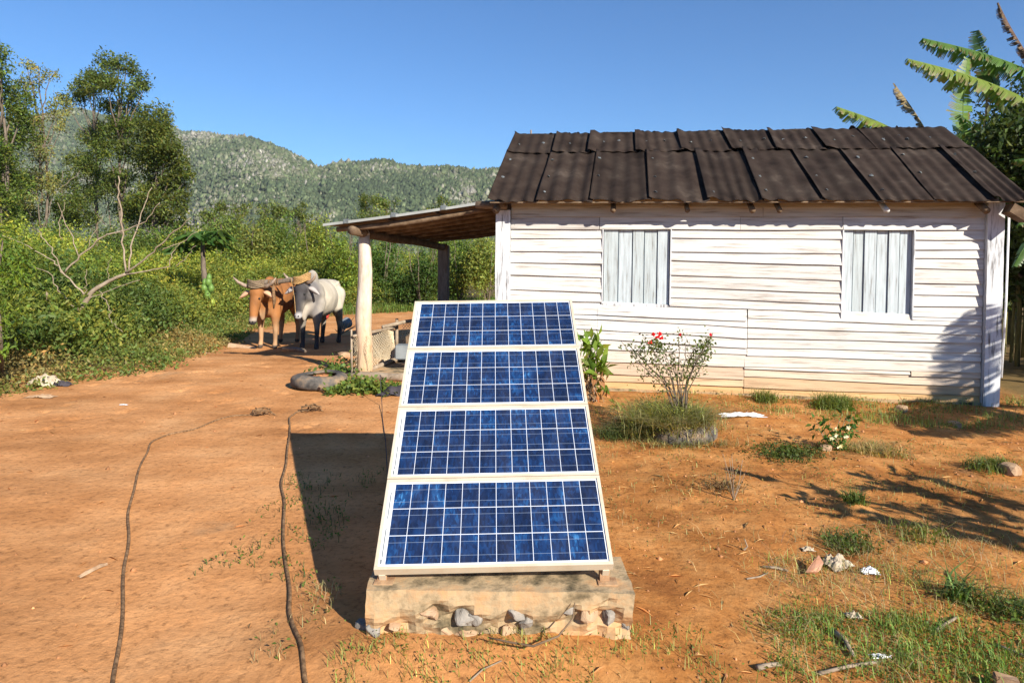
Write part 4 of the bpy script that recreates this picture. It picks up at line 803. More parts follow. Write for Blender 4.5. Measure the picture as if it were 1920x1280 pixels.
tree('tall_tree', 30, (232, 500), (222, 115), [(205, 118, 20), (235, 124, 20), (263, 152, 15), (215, 160, 26), (250, 172, 18), (195, 198, 20), (226, 205, 28), (205, 240, 24), (242, 238, 20), (215, 280, 24), (248, 285, 20), (228, 330, 22), (272, 166, 9)], 1.0, .13, TD, 'tallest slender tree of the left group, crown of separate clumps', .1)
tree('forked_tree', 32, (186, 500), (176, 145), [(163, 150, 22), (136, 166, 18), (182, 165, 20), (152, 186, 16), (126, 190, 10), (192, 150, 13), (172, 236, 13), (145, 250, 18), (200, 262, 18), (150, 300, 20), (180, 320, 20), (160, 350, 22)], .9, .13, (.095, .14, .035), 'forked tree with flat tufts left of the tallest tree', .09)
tree('broad_tree', 28, (296, 500), (292, 215), [(290, 222, 26), (262, 248, 28), (312, 250, 24), (332, 282, 24), (300, 290, 28), (338, 312, 22), (268, 300, 28), (356, 332, 12), (320, 345, 26), (300, 380, 26), (332, 392, 22), (275, 345, 22), (350, 368, 12), (280, 410, 22), (255, 385, 20), (322, 425, 20)], 1.1, .14, (.085, .125, .03), 'broad dense tree at the right end of the left tree group', .11)
tree('slender_tree', 27, (80, 520), (73, 128), [(64, 130, 12), (84, 136, 13), (72, 155, 18), (54, 180, 18), (90, 190, 20), (70, 222, 22), (102, 215, 14), (44, 214, 14), (112, 240, 10), (62, 262, 18), (86, 290, 18), (75, 335, 24), (55, 372, 20), (100, 350, 16)], .8, .11, (.19, .23, .09), 'thin open crowned tree with pale leaves and visible trunk', .075, 'bark')
tree('leafy_tree', 24, (4, 520), (4, 120), [(0, 108, 24), (20, 140, 20), (2, 178, 34), (22, 212, 18), (0, 240, 34), (12, 290, 26), (-10, 340, 36), (24, 370, 22), (10, 410, 26), (-50, 200, 50), (-50, 300, 50)], 1.2, .12, (.09, .15, .035), 'dark leafy tree cut by the left edge of the frame', .12)
tree('young_tree', 29, (110, 500), (118, 320), [(30, 345, 26), (105, 335, 22), (130, 380, 26), (60, 400, 26), (148, 300, 20), (100, 400, 26), (30, 400, 20)], 1.0, .12, (.085, .135, .035), 'low bushy young tree between the slender and forked trees', .05)
tree('young_tree', 31, (200, 500), (200, 330), [(195, 335, 20), (175, 372, 24), (215, 390, 26), (235, 352, 22), (165, 410, 24), (238, 410, 22)], 1.0, .12, (.085, .135, .035), 'low bushy young tree under the tallest tree', .05)

def shrub(px, py, rpx, rpy, Yd, col, label, dens=1., L=.11, name='shrub', grp=None, **k):
    c = D(px, py, Yd); g0 = float(zg(c[0], c[1])); top = D(px, py-rpy, Yd)[2]; rx = rpx/FPX*Yd; h = (top-g0)/2
    root = empty(name, (c[0], c[1], g0), label=label, cat='shrub'); T = TM(); cz = g0+h
    n = int(dens*rx*(h*2)*2600*(.1/L)**1.2)
    for i in range(7):
        a = random.uniform(0, 6.28); q = random.uniform(.2, .55); zc = cz+h*random.uniform(-.45, .45)
        cloud(T, (c[0]+math.cos(a)*rx*q, c[1]+math.sin(a)*rx*q*.8, zc), (rx*.62, rx*.55, h*.52), n//7, L, col, shell=.5, **k)
    T.build('foliage', M['leaf'], root, world=True)
    b = MB()
    for i in range(4): a = random.uniform(0, 6.28); limb(b, [(c[0], c[1], g0-.05), (c[0]+rx*.4*math.cos(a), c[1]+rx*.4*math.sin(a), cz), (c[0]+rx*.6*math.cos(a), c[1]+rx*.6*math.sin(a), cz+h*.7)], .03, .008, 5, 3)
    b.build('stems', M['bark'], root, world=True); return root
shrub_gain = 1.4
DK, MD, LM, OL = GRN['dark'], GRN['mid'], GRN['lime'], GRN['olive']
shrubs = [
 (30, 470, 45, 60, 25, (.07, .12, .03), 'bushy shrub under the leafy tree at the left edge'),
 (110, 455, 50, 45, 26, (.06, .11, .03), 'rounded dark shrub at the foot of the slender tree'),
 (190, 450, 48, 42, 25, (.055, .1, .025), 'dense green shrub at the foot of the forked tree'),
 (265, 455, 50, 40, 26, (.07, .12, .03), 'wide shrub under the tallest tree'),
 (335, 450, 45, 45, 24, (.055, .105, .028), 'shrub under the broad tree behind the dead branches'),
 (415, 440, 42, 45, 25, (.08, .13, .035), 'olive shrub right above the papaya plant'),
 (470, 432, 40, 42, 26, (.11, .15, .045), 'feathery pale shrub above the brown ox'),
 (530, 440, 44, 40, 27, (.075, .13, .03), 'green shrub behind and above the yoke'),
 (590, 432, 40, 40, 26, (.12, .17, .035), 'yellow green shrub left of the porch roof end'),
 (640, 450, 36, 42, 24, (.10, .16, .03), 'yellow green shrub behind the grey ox'),
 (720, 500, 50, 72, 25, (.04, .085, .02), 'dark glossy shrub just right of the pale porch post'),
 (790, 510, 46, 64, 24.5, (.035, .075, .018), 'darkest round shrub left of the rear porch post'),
 (860, 500, 42, 70, 26, (.07, .13, .03), 'mid green shrub right of the rear porch post'),
 (915, 510, 42, 64, 25, (.11, .16, .04), 'pale green shrub next to the house corner'),
 (680, 510, 34, 62, 25, (.07, .13, .025), 'bright shrub showing left of the pale porch post'),
 (990, 500, 50, 70, 27, (.06, .11, .03), 'shrub hidden behind the house corner'),
 (1070, 500, 55, 74, 26, (.05, .095, .025), 'shrub behind the house, hidden by its left part'),
 (1170, 495, 60, 80, 27, (.07, .12, .03), 'shrub behind the house, hidden by its left window'),
 (1290, 500, 60, 76, 26, (.05, .1, .025), 'shrub behind the house, hidden by the middle of its wall')]
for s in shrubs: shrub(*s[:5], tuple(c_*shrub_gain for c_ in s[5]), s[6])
for (px, py, rx, ry, yd) in [(400, 398, 22, 12, 32), (510, 400, 26, 14, 34), (560, 398, 20, 12, 31), (700, 385, 24, 16, 33), (730, 380, 16, 12, 30), (450, 395, 16, 10, 30), (830, 392, 26, 16, 32)]:
    tree('wispy_tree', yd, (px, 500), (px, py), [(px+random.uniform(-1, 1)*rx, py+random.uniform(-1, 1)*ry, rx*.45) for _ in range(6)]+[(px, py+25, rx*.8), (px, py+45, rx)], .8, .11, (.10, .15, .04), 'wispy light green treetop at x %s' % '' if False else {400: 'leftmost wispy treetop, right of the broad tree', 510: 'wispy treetop above the yoke', 560: 'wispy treetop halfway between oxen and porch roof', 700: 'wispy treetop rising over the low end of the porch roof', 730: 'small bright treetop peeking over the middle of the porch roof', 450: 'small wispy treetop above the brown ox', 830: 'treetop hidden mostly by the upper porch roof'}[px], .04)

# thicket of weeds and bushes filling the field (uncountable)
def field(n, x0, x1, y0, y1, hfun, L, cols, dmin, dmax, name, label, clump=20, spread=.2, wr=.45, cat='undergrowth'):
    m = n//clump; X_ = rng.uniform(x0, x1, m*4); Y_ = rng.uniform(y0, y1, m*4); vd = veg_dist(X_, Y_); ok = (vd > dmin) & (vd < dmax); ang = X_/Y_; ok &= (ang > -.86) & (ang < .12); X_, Y_, vd = X_[ok][:m], Y_[ok][:m], vd[ok][:m]; m = len(X_)
    H = hfun(vd, X_, Y_)*(1+.35*fbm(X_, Y_, 61, 1.6, 3)); zz = zg(X_, Y_)+H*rng.uniform(.25, 1, m)**.6
    idx = np.repeat(np.arange(m), clump); k = len(idx); P = np.column_stack([X_, Y_, zz])[idx]+rng.normal(size=(k, 3))*np.array([spread, spread, spread*.7]); P[:, 2] = np.maximum(P[:, 2], zg(P[:, 0], P[:, 1])+.01)
    cols = np.asarray(cols); w = np.clip((fbm(X_, Y_, 71, 2.2, 3)*1.1+.5)*(len(cols)-1)+rng.normal(size=m)*.45, 0, len(cols)-1).astype(int)
    T = TM(); T.leaves(P, L*rng.uniform(.5, 1.4, k), col=cols[w][idx], wr=wr, var=.28)
    return T
Tm = field(70000, -14, -1, 7, 26, lambda v, x, y: .05+.20*v, .06, [(.24, .22, .10), (.14, .19, .06), (.10, .17, .045), (.22, .25, .08)], -.15, 2., '', '', 16, .09)
Tm.build('low_weeds', M['leaf'], label='creeping green weeds along the edge of the red dirt', cat='weeds', kind='stuff')
Tm = field(150000, -17, -2, 8, 30, lambda v, x, y: (.3+.36*np.clip(v, 0, 3))*(1+.5*fbm(x, y, 15, 1.0, 2)), .085, [(.07, .125, .033), (.115, .18, .042), (.16, .225, .052), (.22, .27, .065)], .9, 5, '', '', 40, .15)
Tm.build('undergrowth', M['leaf'], label='dark green waist high undergrowth on the left bank behind the dirt edge', cat='undergrowth', kind='stuff')
Tm = field(210000, -24, 0, 11, 34, lambda v, x, y: np.clip(.55+.30*v, 0, 2.3)*(1+.55*fbm(x, y, 16, 2.4, 3)), .075, [(.14, .22, .042), (.21, .30, .052), (.27, .36, .06), (.32, .37, .075)], 2.4, 17, '', '', 36, .18, .5)
Tm.build('weed_field', M['leaf'], label='tall yellow green weeds filling the field behind the oxen', cat='weeds', kind='stuff')
# grass strip along road under porch
Pg = np.column_stack([rng.uniform(-7, 2, 9000), rng.uniform(22, 28, 9000)]); vd = veg_dist(Pg[:, 0], Pg[:, 1]); Pg = Pg[(vd > -.4) & (vd < 1.4)]
T = TM(); T.blades(zp(Pg), .28, .02, (.14, .22, .04)); T.build('verge_grass', M['leaf'], label='bright green grass strip between the far road and the shrubs', cat='grass', kind='stuff')
# flowers specks in field are petals of the weeds
T = TM(); Pf = rng.uniform([-14, 13], [-3, 22], (30, 2)); vd = veg_dist(Pf[:, 0], Pf[:, 1]); Pf = Pf[vd > 3]; vd = vd[vd > 3]; Q = zp(Pf); Q[:, 2] += np.clip(.55+.2*vd, 0, 2.3)+.12
T.leaves(Q, .05, col=(.6, .5, .06), wr=.9, var=.1); T.leaves(Q+rng.normal(size=Q.shape)*.3, .045, col=(.6, .5, .6), wr=.9, var=.1); T.build('wild_flowers', M['leaf'], label='tiny yellow and lilac wild flowers sprinkled over the weed field', cat='flowers', kind='stuff')

# sapling at the left edge
def sapling():
    c = D(-8, 560, 7.6); root = empty('sapling', (c[0], c[1], 0), label='glossy leaved sapling with thin trunk cut by the left frame edge', cat='sapling'); T = TM()
    for (px, py, r) in [(5, 470, 30), (25, 500, 22), (-5, 530, 40), (30, 540, 20), (0, 590, 34), (25, 600, 18), (-10, 640, 25), (8, 440, 16), (40, 480, 10), (-60, 500, 60), (-60, 600, 50)]:
        q = D(px, py, 7.6); rr = r/FPX*7.6; cloud(T, q, (rr, rr, rr), int(26+rr*rr*2600), .075, (.09, .17, .025), droop=.9, wr=.32)
    T.build('foliage', M['leaf'], root, world=True); b = MB(); g_ = G(4, 712); limb(b, [(g_[0]-.02, g_[1], -.02), D(2, 650, 7.7), D(-8, 560, 7.6), D(5, 450, 7.6)], .035, .008, 7, 4, .01); b.build('trunk', M['bark'], root, smooth=True, world=True)
sapling()
# dead fallen branches
def dead_tree():
    Y0 = 10.7; root = empty('dead_tree', (*G(150, 640)[:2], 0), label='bare grey fallen tree with long branches in the left undergrowth', cat='dead tree'); 
    def br_(pix, r0, r1, dy=0): 
        b = MB(); limb(b, [D(px, py, Y0+dy*i) for i, (px, py) in enumerate(pix)], r0*.45, r1*.7, 6, 5, .018); b.build('branch', M['deadwood'], root, smooth=True, world=True)
    b = MB(); limb(b, [D(145, 585, Y0), D(170, 550, Y0), D(200, 528, Y0), D(238, 512, Y0)], .045, .022, 8, 4, .012); b.build('trunk', M['deadwood'], root, smooth=True, world=True)
    br_([(238, 512), (229, 440), (224, 380), (222, 330)], .035, .012); br_([(238, 512), (250, 450), (262, 400), (285, 352)], .03, .008, .1); br_([(238, 512), (280, 480), (320, 440), (358, 408)], .035, .008, -.1)
    br_([(240, 514), (290, 505), (318, 500), (325, 470), (338, 455)], .026, .006); br_([(295, 470), (340, 455), (378, 428)], .018, .005); br_([(330, 500), (350, 480), (368, 460)], .014, .004)
    br_([(120, 512), (160, 470), (195, 442), (240, 430), (272, 415), (300, 380)], .034, .006); br_([(158, 552), (122, 515), (95, 465), (70, 430)], .03, .007); br_([(122, 515), (100, 490), (40, 455), (0, 440)], .022, .006)
    br_([(148, 480), (125, 420), (108, 380)], .018, .005); br_([(115, 450), (112, 410), (122, 380)], .014, .005); br_([(92, 590), (90, 545)], .05, .035, .0); br_([(158, 552), (163, 530), (162, 505)], .014, .005)
    br_([(205, 528), (200, 510), (208, 480)], .01, .004); br_([(185, 545), (205, 575), (207, 600), (230, 622)], .016, .005, -.1); br_([(207, 600), (212, 625)], .01, .004); br_([(145, 585), (165, 560), (215, 540), (262, 525)], .02, .006)
    br_([(165, 465), (180, 430), (192, 405)], .012, .004); br_([(135, 575), (110, 545), (92, 510), (60, 500)], .02, .006)
dead_tree()
# papaya
def papaya():
    Y0 = 17.5; B0 = G(388, 600); c0 = D(380, 450, Y0); root = empty('papaya_plant', (c0[0], Y0, 0), label='papaya plant with lobed dark leaves and hanging green fruit', cat='papaya plant')
    b = MB(); limb(b, [(c0[0]+.1, Y0, 0), D(383, 520, Y0), c0], .09, .05, 8, 4, .01); b.build('trunk', M['bark'], root, smooth=True, world=True)
    T = TM(); sb = MB()
    for i in range(15):
        a = i*2.4; r = random.uniform(.35, .62); tip = c0+np.array([math.cos(a)*r, math.sin(a)*r, random.uniform(-.2, .28)]); sb.tube([tuple(c0), tuple((c0+tip)/2+np.array([0, 0, .08])), tuple(tip)], .01, 4)
        k = 9; th = np.linspace(-2.6, 2.6, k)+a; v = np.column_stack([np.cos(th), np.sin(th), -.35-.2*rng.random(k)]); 
        for q in (0., .13): T.leaves(np.tile(tip, (k, 1))+v*q, .34, T=v, wr=.36, col=(.05, .12, .03), up=1.)
    T.build('leaves', M['leaf'], root, world=True); sb.build('stalks', M['fruit'], root, world=True)
    for (px, py, s) in [(383, 540, 1), (391, 528, 1), (396, 540, .9), (389, 553, 1), (384, 529, .8), (392, 520, .8), (398, 567, .9)]:
        bm = bmesh.new(); bmesh.ops.create_uvsphere(bm, u_segments=12, v_segments=10, radius=1); 
        for v in bm.verts: k = .085*s*(1-.25*max(0, v.co.z)); v.co = Vector((v.co.x*k, v.co.y*k, v.co.z*.13*s))
        me = bpy.data.meshes.new('fruit'); bm.to_mesh(me); bm.free(); setcol(me, np.tile((1, 1, 1) if py < 560 else (2.2, 1.5, 1.), (len(me.vertices), 1))); o = link('fruit', me, M['fruit'], root, True); q = D(px, py, Y0-.25); o.location = Vector(q)-root.location
papaya()

# banana plants ------------------------------------------------
def bleaf(root, P, wid, col, n=40, droop=(.2, .9), tear=.25, name='leaf', dead=False, side=None, curl=.0):
    """P: midrib control points. Two rows of torn strips hang from the midrib"""
    wid *= 1.02; n = int(n*1.35); P = np.asarray(P, float); t = np.linspace(0, 1, n*2+1); k = len(P)-1
    def bez(u):
        from math import comb
        return sum(comb(k, i)*(1-u)**(k-i)*u**i*P[i] for i in range(k+1))
    C = np.array([bez(u) for u in t]); b = MB(); tot = TM(); sidev = side
    b.tube([tuple(c) for c in C[::4]]+[tuple(C[-1])], [.017*(1-.8*i/(n/2)) for i in range(len(C[::4])+1)], 6, c=tuple(min(.5, q*1.25) for q in col))
    for sgn in (1, -1):
        dr = rng.uniform(*droop); ex = 0; V = []; cc = []; grp = 0
        for i in range(4, 2*n):
            u = t[i]; T_ = C[min(i+1, 2*n)]-C[i-1]; T_ /= np.linalg.norm(T_)
            S_ = np.cross(T_, np.array([0, 0, 1.])) if sidev is None else np.asarray(sidev, float); S_ -= T_*(S_@T_); S_ /= np.linalg.norm(S_)+1e-9; U_ = np.cross(S_, T_); U_ *= np.sign(U_[2]) if abs(U_[2]) > .05 else 1
            if grp <= 0: grp = int(rng.choice([1, 2, 3, 5, 8])); dr = dr*.35+.65*rng.uniform(*droop); sl_ = rng.uniform(-.1, .45); le = rng.uniform(1-tear, 1.05); gap = rng.uniform(.05, .5)
            grp -= 1; w = wid*math.sin(math.pi*min(1, (u*.9+.07)))**.6*le; T2 = C[i+1]-C[i]; 
            a = C[i]; bb = C[i]+T2*(1-(gap if grp == 0 else 0)); d1 = S_*sgn*math.cos(dr*.6)-U_*math.sin(dr*.6)+T_*.12; d2 = S_*sgn*math.cos(dr*1.25)-U_*math.sin(dr*1.25)+T_*(.15+sl_)
            m1, m2 = a+d1*w*.5, bb+d1*w*.5; wj = w*rng.uniform(.75, 1.1); tpr = rng.uniform(.2, .42) if rng.random() < .5 else 0.; e1, e2 = m1+d2*wj*.5+T2*tpr, m2+d2*wj*.5*rng.uniform(.85, 1.0)-T2*tpr-(T2*.4 if grp == 0 else 0)
            V.append([a, bb, m1, m2, e1, e2]); f = rng.uniform(.85, 1.15)*(1 if not dead else rng.uniform(.6, 1.3)); tipc = np.array(col)*f if rng.random() < .55 else np.array((.22, .15, .07)); cc.append([np.array(col)*f*1.1]*2+[np.array(col)*f]*2+[tipc]*2)
        tot.add(np.array(V), [(0, 1, 3), (0, 3, 2), (2, 3, 5), (2, 5, 4)], np.array(cc))
    o = tot.build(name, M['banana'] if not dead else M['dry'], root, world=True); b.build('midrib', M['banana'] if not dead else M['dry'], o, smooth=True, world=True)
def bstem(root, P, r0, r1):
    b = MB(); P = [Vector(p) for p in P]; limb(b, P, r0, r1, 10, 5, .01); b.build('pseudostem', M['bstem'], root, smooth=True, world=True)
M['bstem'] = pmat('banana_stem', [(.3, (.05, .04, .02)), (.5, (.12, .11, .04)), (.7, (.24, .2, .08))], 3, (4, 4, .5), bump=.3)
YG = (.20, .27, .05); BG = (.10, .19, .035); DG = (.05, .11, .025); DRY = (.30, .21, .12)
Yb = 12.8; base = D(1880, 560, Yb)
ba = empty('banana_plant', (base[0], base[1], 0), label='tall banana plant behind the right end of the roof with long torn leaves', cat='banana plant')
bstem(ba, [(base[0], base[1], -.05), D(1890, 420, Yb), D(1915, 240, Yb)], .08, .05)
bleaf(ba, [D(2010, 240, Yb), D(1900, 160, Yb-.2), D(1800, 135, Yb-.3), D(1700, 110, Yb-.4)], .42, YG, 40, (.8, 1.35), .3)
bleaf(ba, [D(2000, 170, Yb+.2), D(1900, 110, Yb), D(1810, 90, Yb), D(1730, 72, Yb)], .42, BG, 36, (.8, 1.4), .35)
bleaf(ba, [D(1840, 340, Yb-.3), D(1800, 280, Yb-.3), D(1800, 200, Yb-.3), D(1815, 110, Yb-.2)], .33, (.15, .24, .05), 34, (.0, .35), .3, side=(1, .3, 0))
bleaf(ba, [D(1880, 220, Yb+.3), D(1860, 130, Yb+.3), D(1835, 90, Yb+.3), D(1830, 58, Yb+.3)], .3, DG, 20, (.2, .9), .4, side=(1, 0, 0))
bleaf(ba, [D(1990, 200, Yb), D(1930, 110, Yb), D(1895, 60, Yb), D(1872, 5, Yb)], .2, (.12, .075, .05), 28, (.9, 1.5), .7, dead=True)
bleaf(ba, [D(1900, 330, Yb-.4), D(1860, 270, Yb-.4), D(1830, 240, Yb-.4), D(1800, 215, Yb-.5)], .3, (.06, .14, .05), 24, (.6, 1.3), .3)
bleaf(ba, [D(1850, 180, Yb), D(1850, 210, Yb), D(1845, 240, Yb), D(1838, 270, Yb)], .12, DRY, 16, (1., 1.5), .7, dead=True, side=(1, 0, 0))
b2p = D(1740, 420, Yb+.6); bb_ = empty('banana_plant', (b2p[0], b2p[1], 0), label='banana plant hidden behind the roof, one lit leaf and one dead leaf showing', cat='banana plant')
bstem(bb_, [(b2p[0], b2p[1], -.05), D(1742, 420, Yb+.6), D(1745, 330, Yb+.6)], .13, .06)
bleaf(bb_, [D(1760, 320, Yb+.6), D(1700, 240, Yb+.5), D(1640, 225, Yb+.4), D(1568, 200, Yb+.3)], .38, YG, 34, (.7, 1.3), .3)
bleaf(bb_, [D(1770, 320, Yb+.6), D(1735, 230, Yb+.6), D(1700, 190, Yb+.6), D(1676, 156, Yb+.6)], .24, (.22, .17, .09), 26, (.8, 1.5), .75, dead=True)
bleaf(bb_, [D(1750, 330, Yb+.6), D(1715, 290, Yb+.6), D(1690, 270, Yb+.6), D(1655, 235, Yb+.6)], .22, BG, 20, (.6, 1.3), .4)
# lower right bananas in shade
for i, (px, Yq, tips, lab) in enumerate([(1935, 10.8, [(1850, 330), (1880, 250), (1960, 220), (1990, 330), (1830, 420), (1900, 400)], 'banana plant with drooping dark leaves right of the roof end'), (1900, 14.5, [(1840, 280), (1900, 200), (1960, 250), (1850, 400), (1950, 360)], 'shaded banana plant farthest back on the right'), (2010, 9.2, [(1900, 300), (1910, 420), (1990, 240), (2060, 300), (1900, 500)], 'broad leaved banana plant at the right frame edge beside the white post')]):
    q = D(px, 500, Yq); r_ = empty('banana_plant', (q[0], q[1], 0), label=lab, cat='banana plant'); top = D(px+5, 380, Yq); bstem(r_, [(q[0], q[1], -.05), q, top], .07, .045)
    for (tx, ty) in tips:
        e = D(tx, ty, Yq+random.uniform(-.6, .6)); m_ = (top+e)/2+np.array([0, 0, .35]); bleaf(r_, [top, top*.7+m_*.3+np.array([0, 0, .3]), m_, e], .3, DG if i != 2 else (.07, .14, .03), 24, (.4, 1.3), .3)
# off-frame neighbours on the right: their shadows fall across the yard and the wall
q = np.array([7.5, 4.9, 0]); r_ = empty('banana_plant', q, label='banana plant outside the frame whose shadow falls on the lower right wall', cat='banana plant'); top = np.array([7.45, 4.85, 1.9]); bstem(r_, [q, (7.45, 4.9, 1.), top], .14, .07)
for e in [(6.3, 4.3, 1.75), (5.9, 3.85, 1.95), (7.0, 5.6, 2.7), (7.3, 4.0, 2.6), (8.4, 4.3, 2.4), (8.6, 5.6, 2.3), (6.7, 5.3, 1.5), (6.3, 3.4, 2.1)]:
    e = np.array(e); m_ = (top+e)/2+np.array([0, 0, .35]); bleaf(r_, [top, (top+m_)/2+np.array([0, 0, .15]), m_, e], .34, BG, 22, (.1, .6), .25)
r_ = empty('acacia_tree', (6.6, .9, 0), label='fine leaved tree outside the frame casting the branch shadow at right', cat='tree'); b = MB(); T = TM(); top = np.array([6.2, 1.2, 2.1]); limb(b, [(6.6, .9, 0), (6.4, 1.0, 1.2), top], .1, .05, 8, 4, .02)
def cast(px, py, z): return G(px, py)+SUN*(z/SUN[2])
for pix in [[(1960, 1015), (1800, 985), (1640, 945), (1500, 912), (1385, 888)], [(1960, 985), (1820, 945), (1700, 915), (1600, 890)], [(1960, 1040), (1850, 1010), (1720, 985), (1600, 968), (1520, 940)], [(1960, 960), (1850, 930), (1760, 900), (1680, 885)], [(1980, 1030), (1880, 1000), (1760, 960)], [(1900, 990), (1800, 950), (1740, 925), (1640, 915)]]:
    C = [cast(px, py, 1.75-.5*i/(len(pix)-1)) for i, (px, py) in enumerate(pix)]; limb(b, [top]+C, .022, .004, 5, 6, .006); C = np.array(C)
    for i in range(26):
        t = random.uniform(.0, len(C)-1.01); k_ = int(t); c = C[k_]+(C[k_+1]-C[k_])*(t-k_); dv = (C[k_+1]-C[k_]); dv /= np.linalg.norm(dv); pr_ = np.array([-dv[1], dv[0], 0]); tw = (dv*.8+pr_*random.uniform(-.5, .5))*random.uniform(.12, .3)
        k = 7; pts = c+tw*np.linspace(.0, 1, k)[:, None]; q_ = (dv*1.2+pr_*random.uniform(-.4, .4))[None]+rng.normal(size=(k, 3))*np.array([.16, .16, .08]); T.leaves(pts, rng.uniform(.14, .32, k), T=q_, wr=.17, col=(.08, .14, .03), up=1.5); b.tube([tuple(c), tuple(c+tw)], .0025, 3)
b.build('trunk', M['bark'], r_, smooth=True, world=True); T.build('crown', M['leaf'], r_, world=True)
nb = bpy.data.objects['banana_plant.005']; top = np.array([7.45, 4.85, 1.9])
for A_, B_ in (((2060, 822), (1700, 812)), ((2060, 800), (1800, 806))):
    a_, e = cast(*A_, 1.6), cast(*B_, 1.45); bleaf(nb, [top, a_+np.array([0, 0, .3]), (a_+e)/2+np.array([0, 0, .12]), e], .30, BG, 26, (.0, .3), .1)
# dark shaded trees right
def simple_tree(loc, h, r, n, L, col, label, name='shade_tree', tr=.14):
    r0 = empty(name, loc, label=label, cat='tree'); T = TM(); b = MB(); x, y, z = loc; limb(b, [loc, (x+.1, y, h*.5), (x, y+.1, h*.85)], tr, .05, 8, 4, .03)
    for i in range(12):
        a = random.uniform(0, 6.28); q = random.uniform(0, .75)*r; zc = h*random.uniform(.35, .95); c = (x+q*math.cos(a), y+q*math.sin(a), zc); limb(b, [(x, y, zc*.7), c], .04, .01, 5, 3); cloud(T, c, (r*.5, r*.5, r*.45), n//12, L, col)
    b.build('trunk', M['bark'], r0, smooth=True, world=True); T.build('crown', M['leaf'], r0, world=True)
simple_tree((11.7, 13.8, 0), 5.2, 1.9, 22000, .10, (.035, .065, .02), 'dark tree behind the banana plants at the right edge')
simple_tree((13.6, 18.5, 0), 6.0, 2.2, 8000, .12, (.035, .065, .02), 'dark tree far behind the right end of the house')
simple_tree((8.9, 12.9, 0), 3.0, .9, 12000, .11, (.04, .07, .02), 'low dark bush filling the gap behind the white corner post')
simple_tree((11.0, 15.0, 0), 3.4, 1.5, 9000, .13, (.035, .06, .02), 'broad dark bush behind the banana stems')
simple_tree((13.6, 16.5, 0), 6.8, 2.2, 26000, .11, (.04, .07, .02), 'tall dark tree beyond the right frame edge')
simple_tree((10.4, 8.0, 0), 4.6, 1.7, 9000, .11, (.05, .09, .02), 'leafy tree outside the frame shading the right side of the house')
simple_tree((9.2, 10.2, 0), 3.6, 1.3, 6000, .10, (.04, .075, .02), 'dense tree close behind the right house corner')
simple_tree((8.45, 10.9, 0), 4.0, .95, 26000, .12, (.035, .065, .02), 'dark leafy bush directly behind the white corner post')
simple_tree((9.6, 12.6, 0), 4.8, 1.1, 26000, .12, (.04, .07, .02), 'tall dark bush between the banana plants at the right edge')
# banana trunks lit at right
r_ = empty('banana_plant', (*D(1905, 600, 11.2)[:2], 0), label='bare yellowish banana stems in the shade beside the white corner post', cat='banana plant')
for px, Yq, rr, ln in ((1898, 11.6, .03, .12), (1909, 11.2, .045, -.1), (1922, 12.3, .05, .2)): q = D(px, 600, Yq); b = MB(); b.tube([(q[0], q[1], -.02), (q[0]+.02, q[1], .9), (q[0]+ln, q[1], 2.2)], [rr, rr*.85, rr*.6], 8, jit=.08); b.build('pseudostem', M['bstem'], r_, smooth=True, world=True)

# ------------------------------------------------------------------ yard plants
def leafy_bush():
    g_ = G(1108, 752); root = empty('leafy_plant', g_, label='broad leaved green plant against the wall beside the solar panels', cat='plant'); T = TM(); Yq = 8.05; P = []; 
    for (px, py, r, n) in [(1098, 642, 12, 14), (1115, 645, 14, 12), (1102, 665, 16, 18), (1118, 672, 16, 18), (1100, 690, 14, 16), (1124, 690, 14, 16), (1115, 705, 16, 18), (1130, 700, 8, 6), (1108, 720, 10, 8)]:
        c = D(px, py, Yq); P.append(c+rng.normal(size=(n, 3))*np.array([r, r, r])/FPX*Yq*.6)
    P = np.concatenate(P); d = rng.normal(size=P.shape)*.7+np.array([0, -.2, .45]); T.leaves(P, rng.uniform(.10, .19, len(P)), T=d, wr=.5, col=(.12, .22, .035), up=.4, var=.3)
    T.build('foliage', M['leaf'], root, world=True); b = MB()
    for i in range(9): q = D(random.uniform(1095, 1128), random.uniform(650, 700), Yq); b.tube([(g_[0]+random.uniform(-.08, .08), g_[1]+random.uniform(-.05, .05), 0), tuple((np.array(g_)+q)/2+np.array([random.uniform(-.04, .04), 0, 0])), tuple(q)], [.010, .008, .005], 5)
    b.build('stems', M['deadwood'], root, world=True); T = TM(); T.leaves(np.array(g_)+rng.normal(size=(90, 3))*np.array([.1, .06, .02])+np.array([0, 0, .22])+rng.uniform(-.14, .14, (90, 1))*np.array([0, 0, 1]), .12, col=(.22, .14, .08), droop=1.5, wr=.3); T.build('withered_leaves', M['dry'], root, world=True)
leafy_bush()
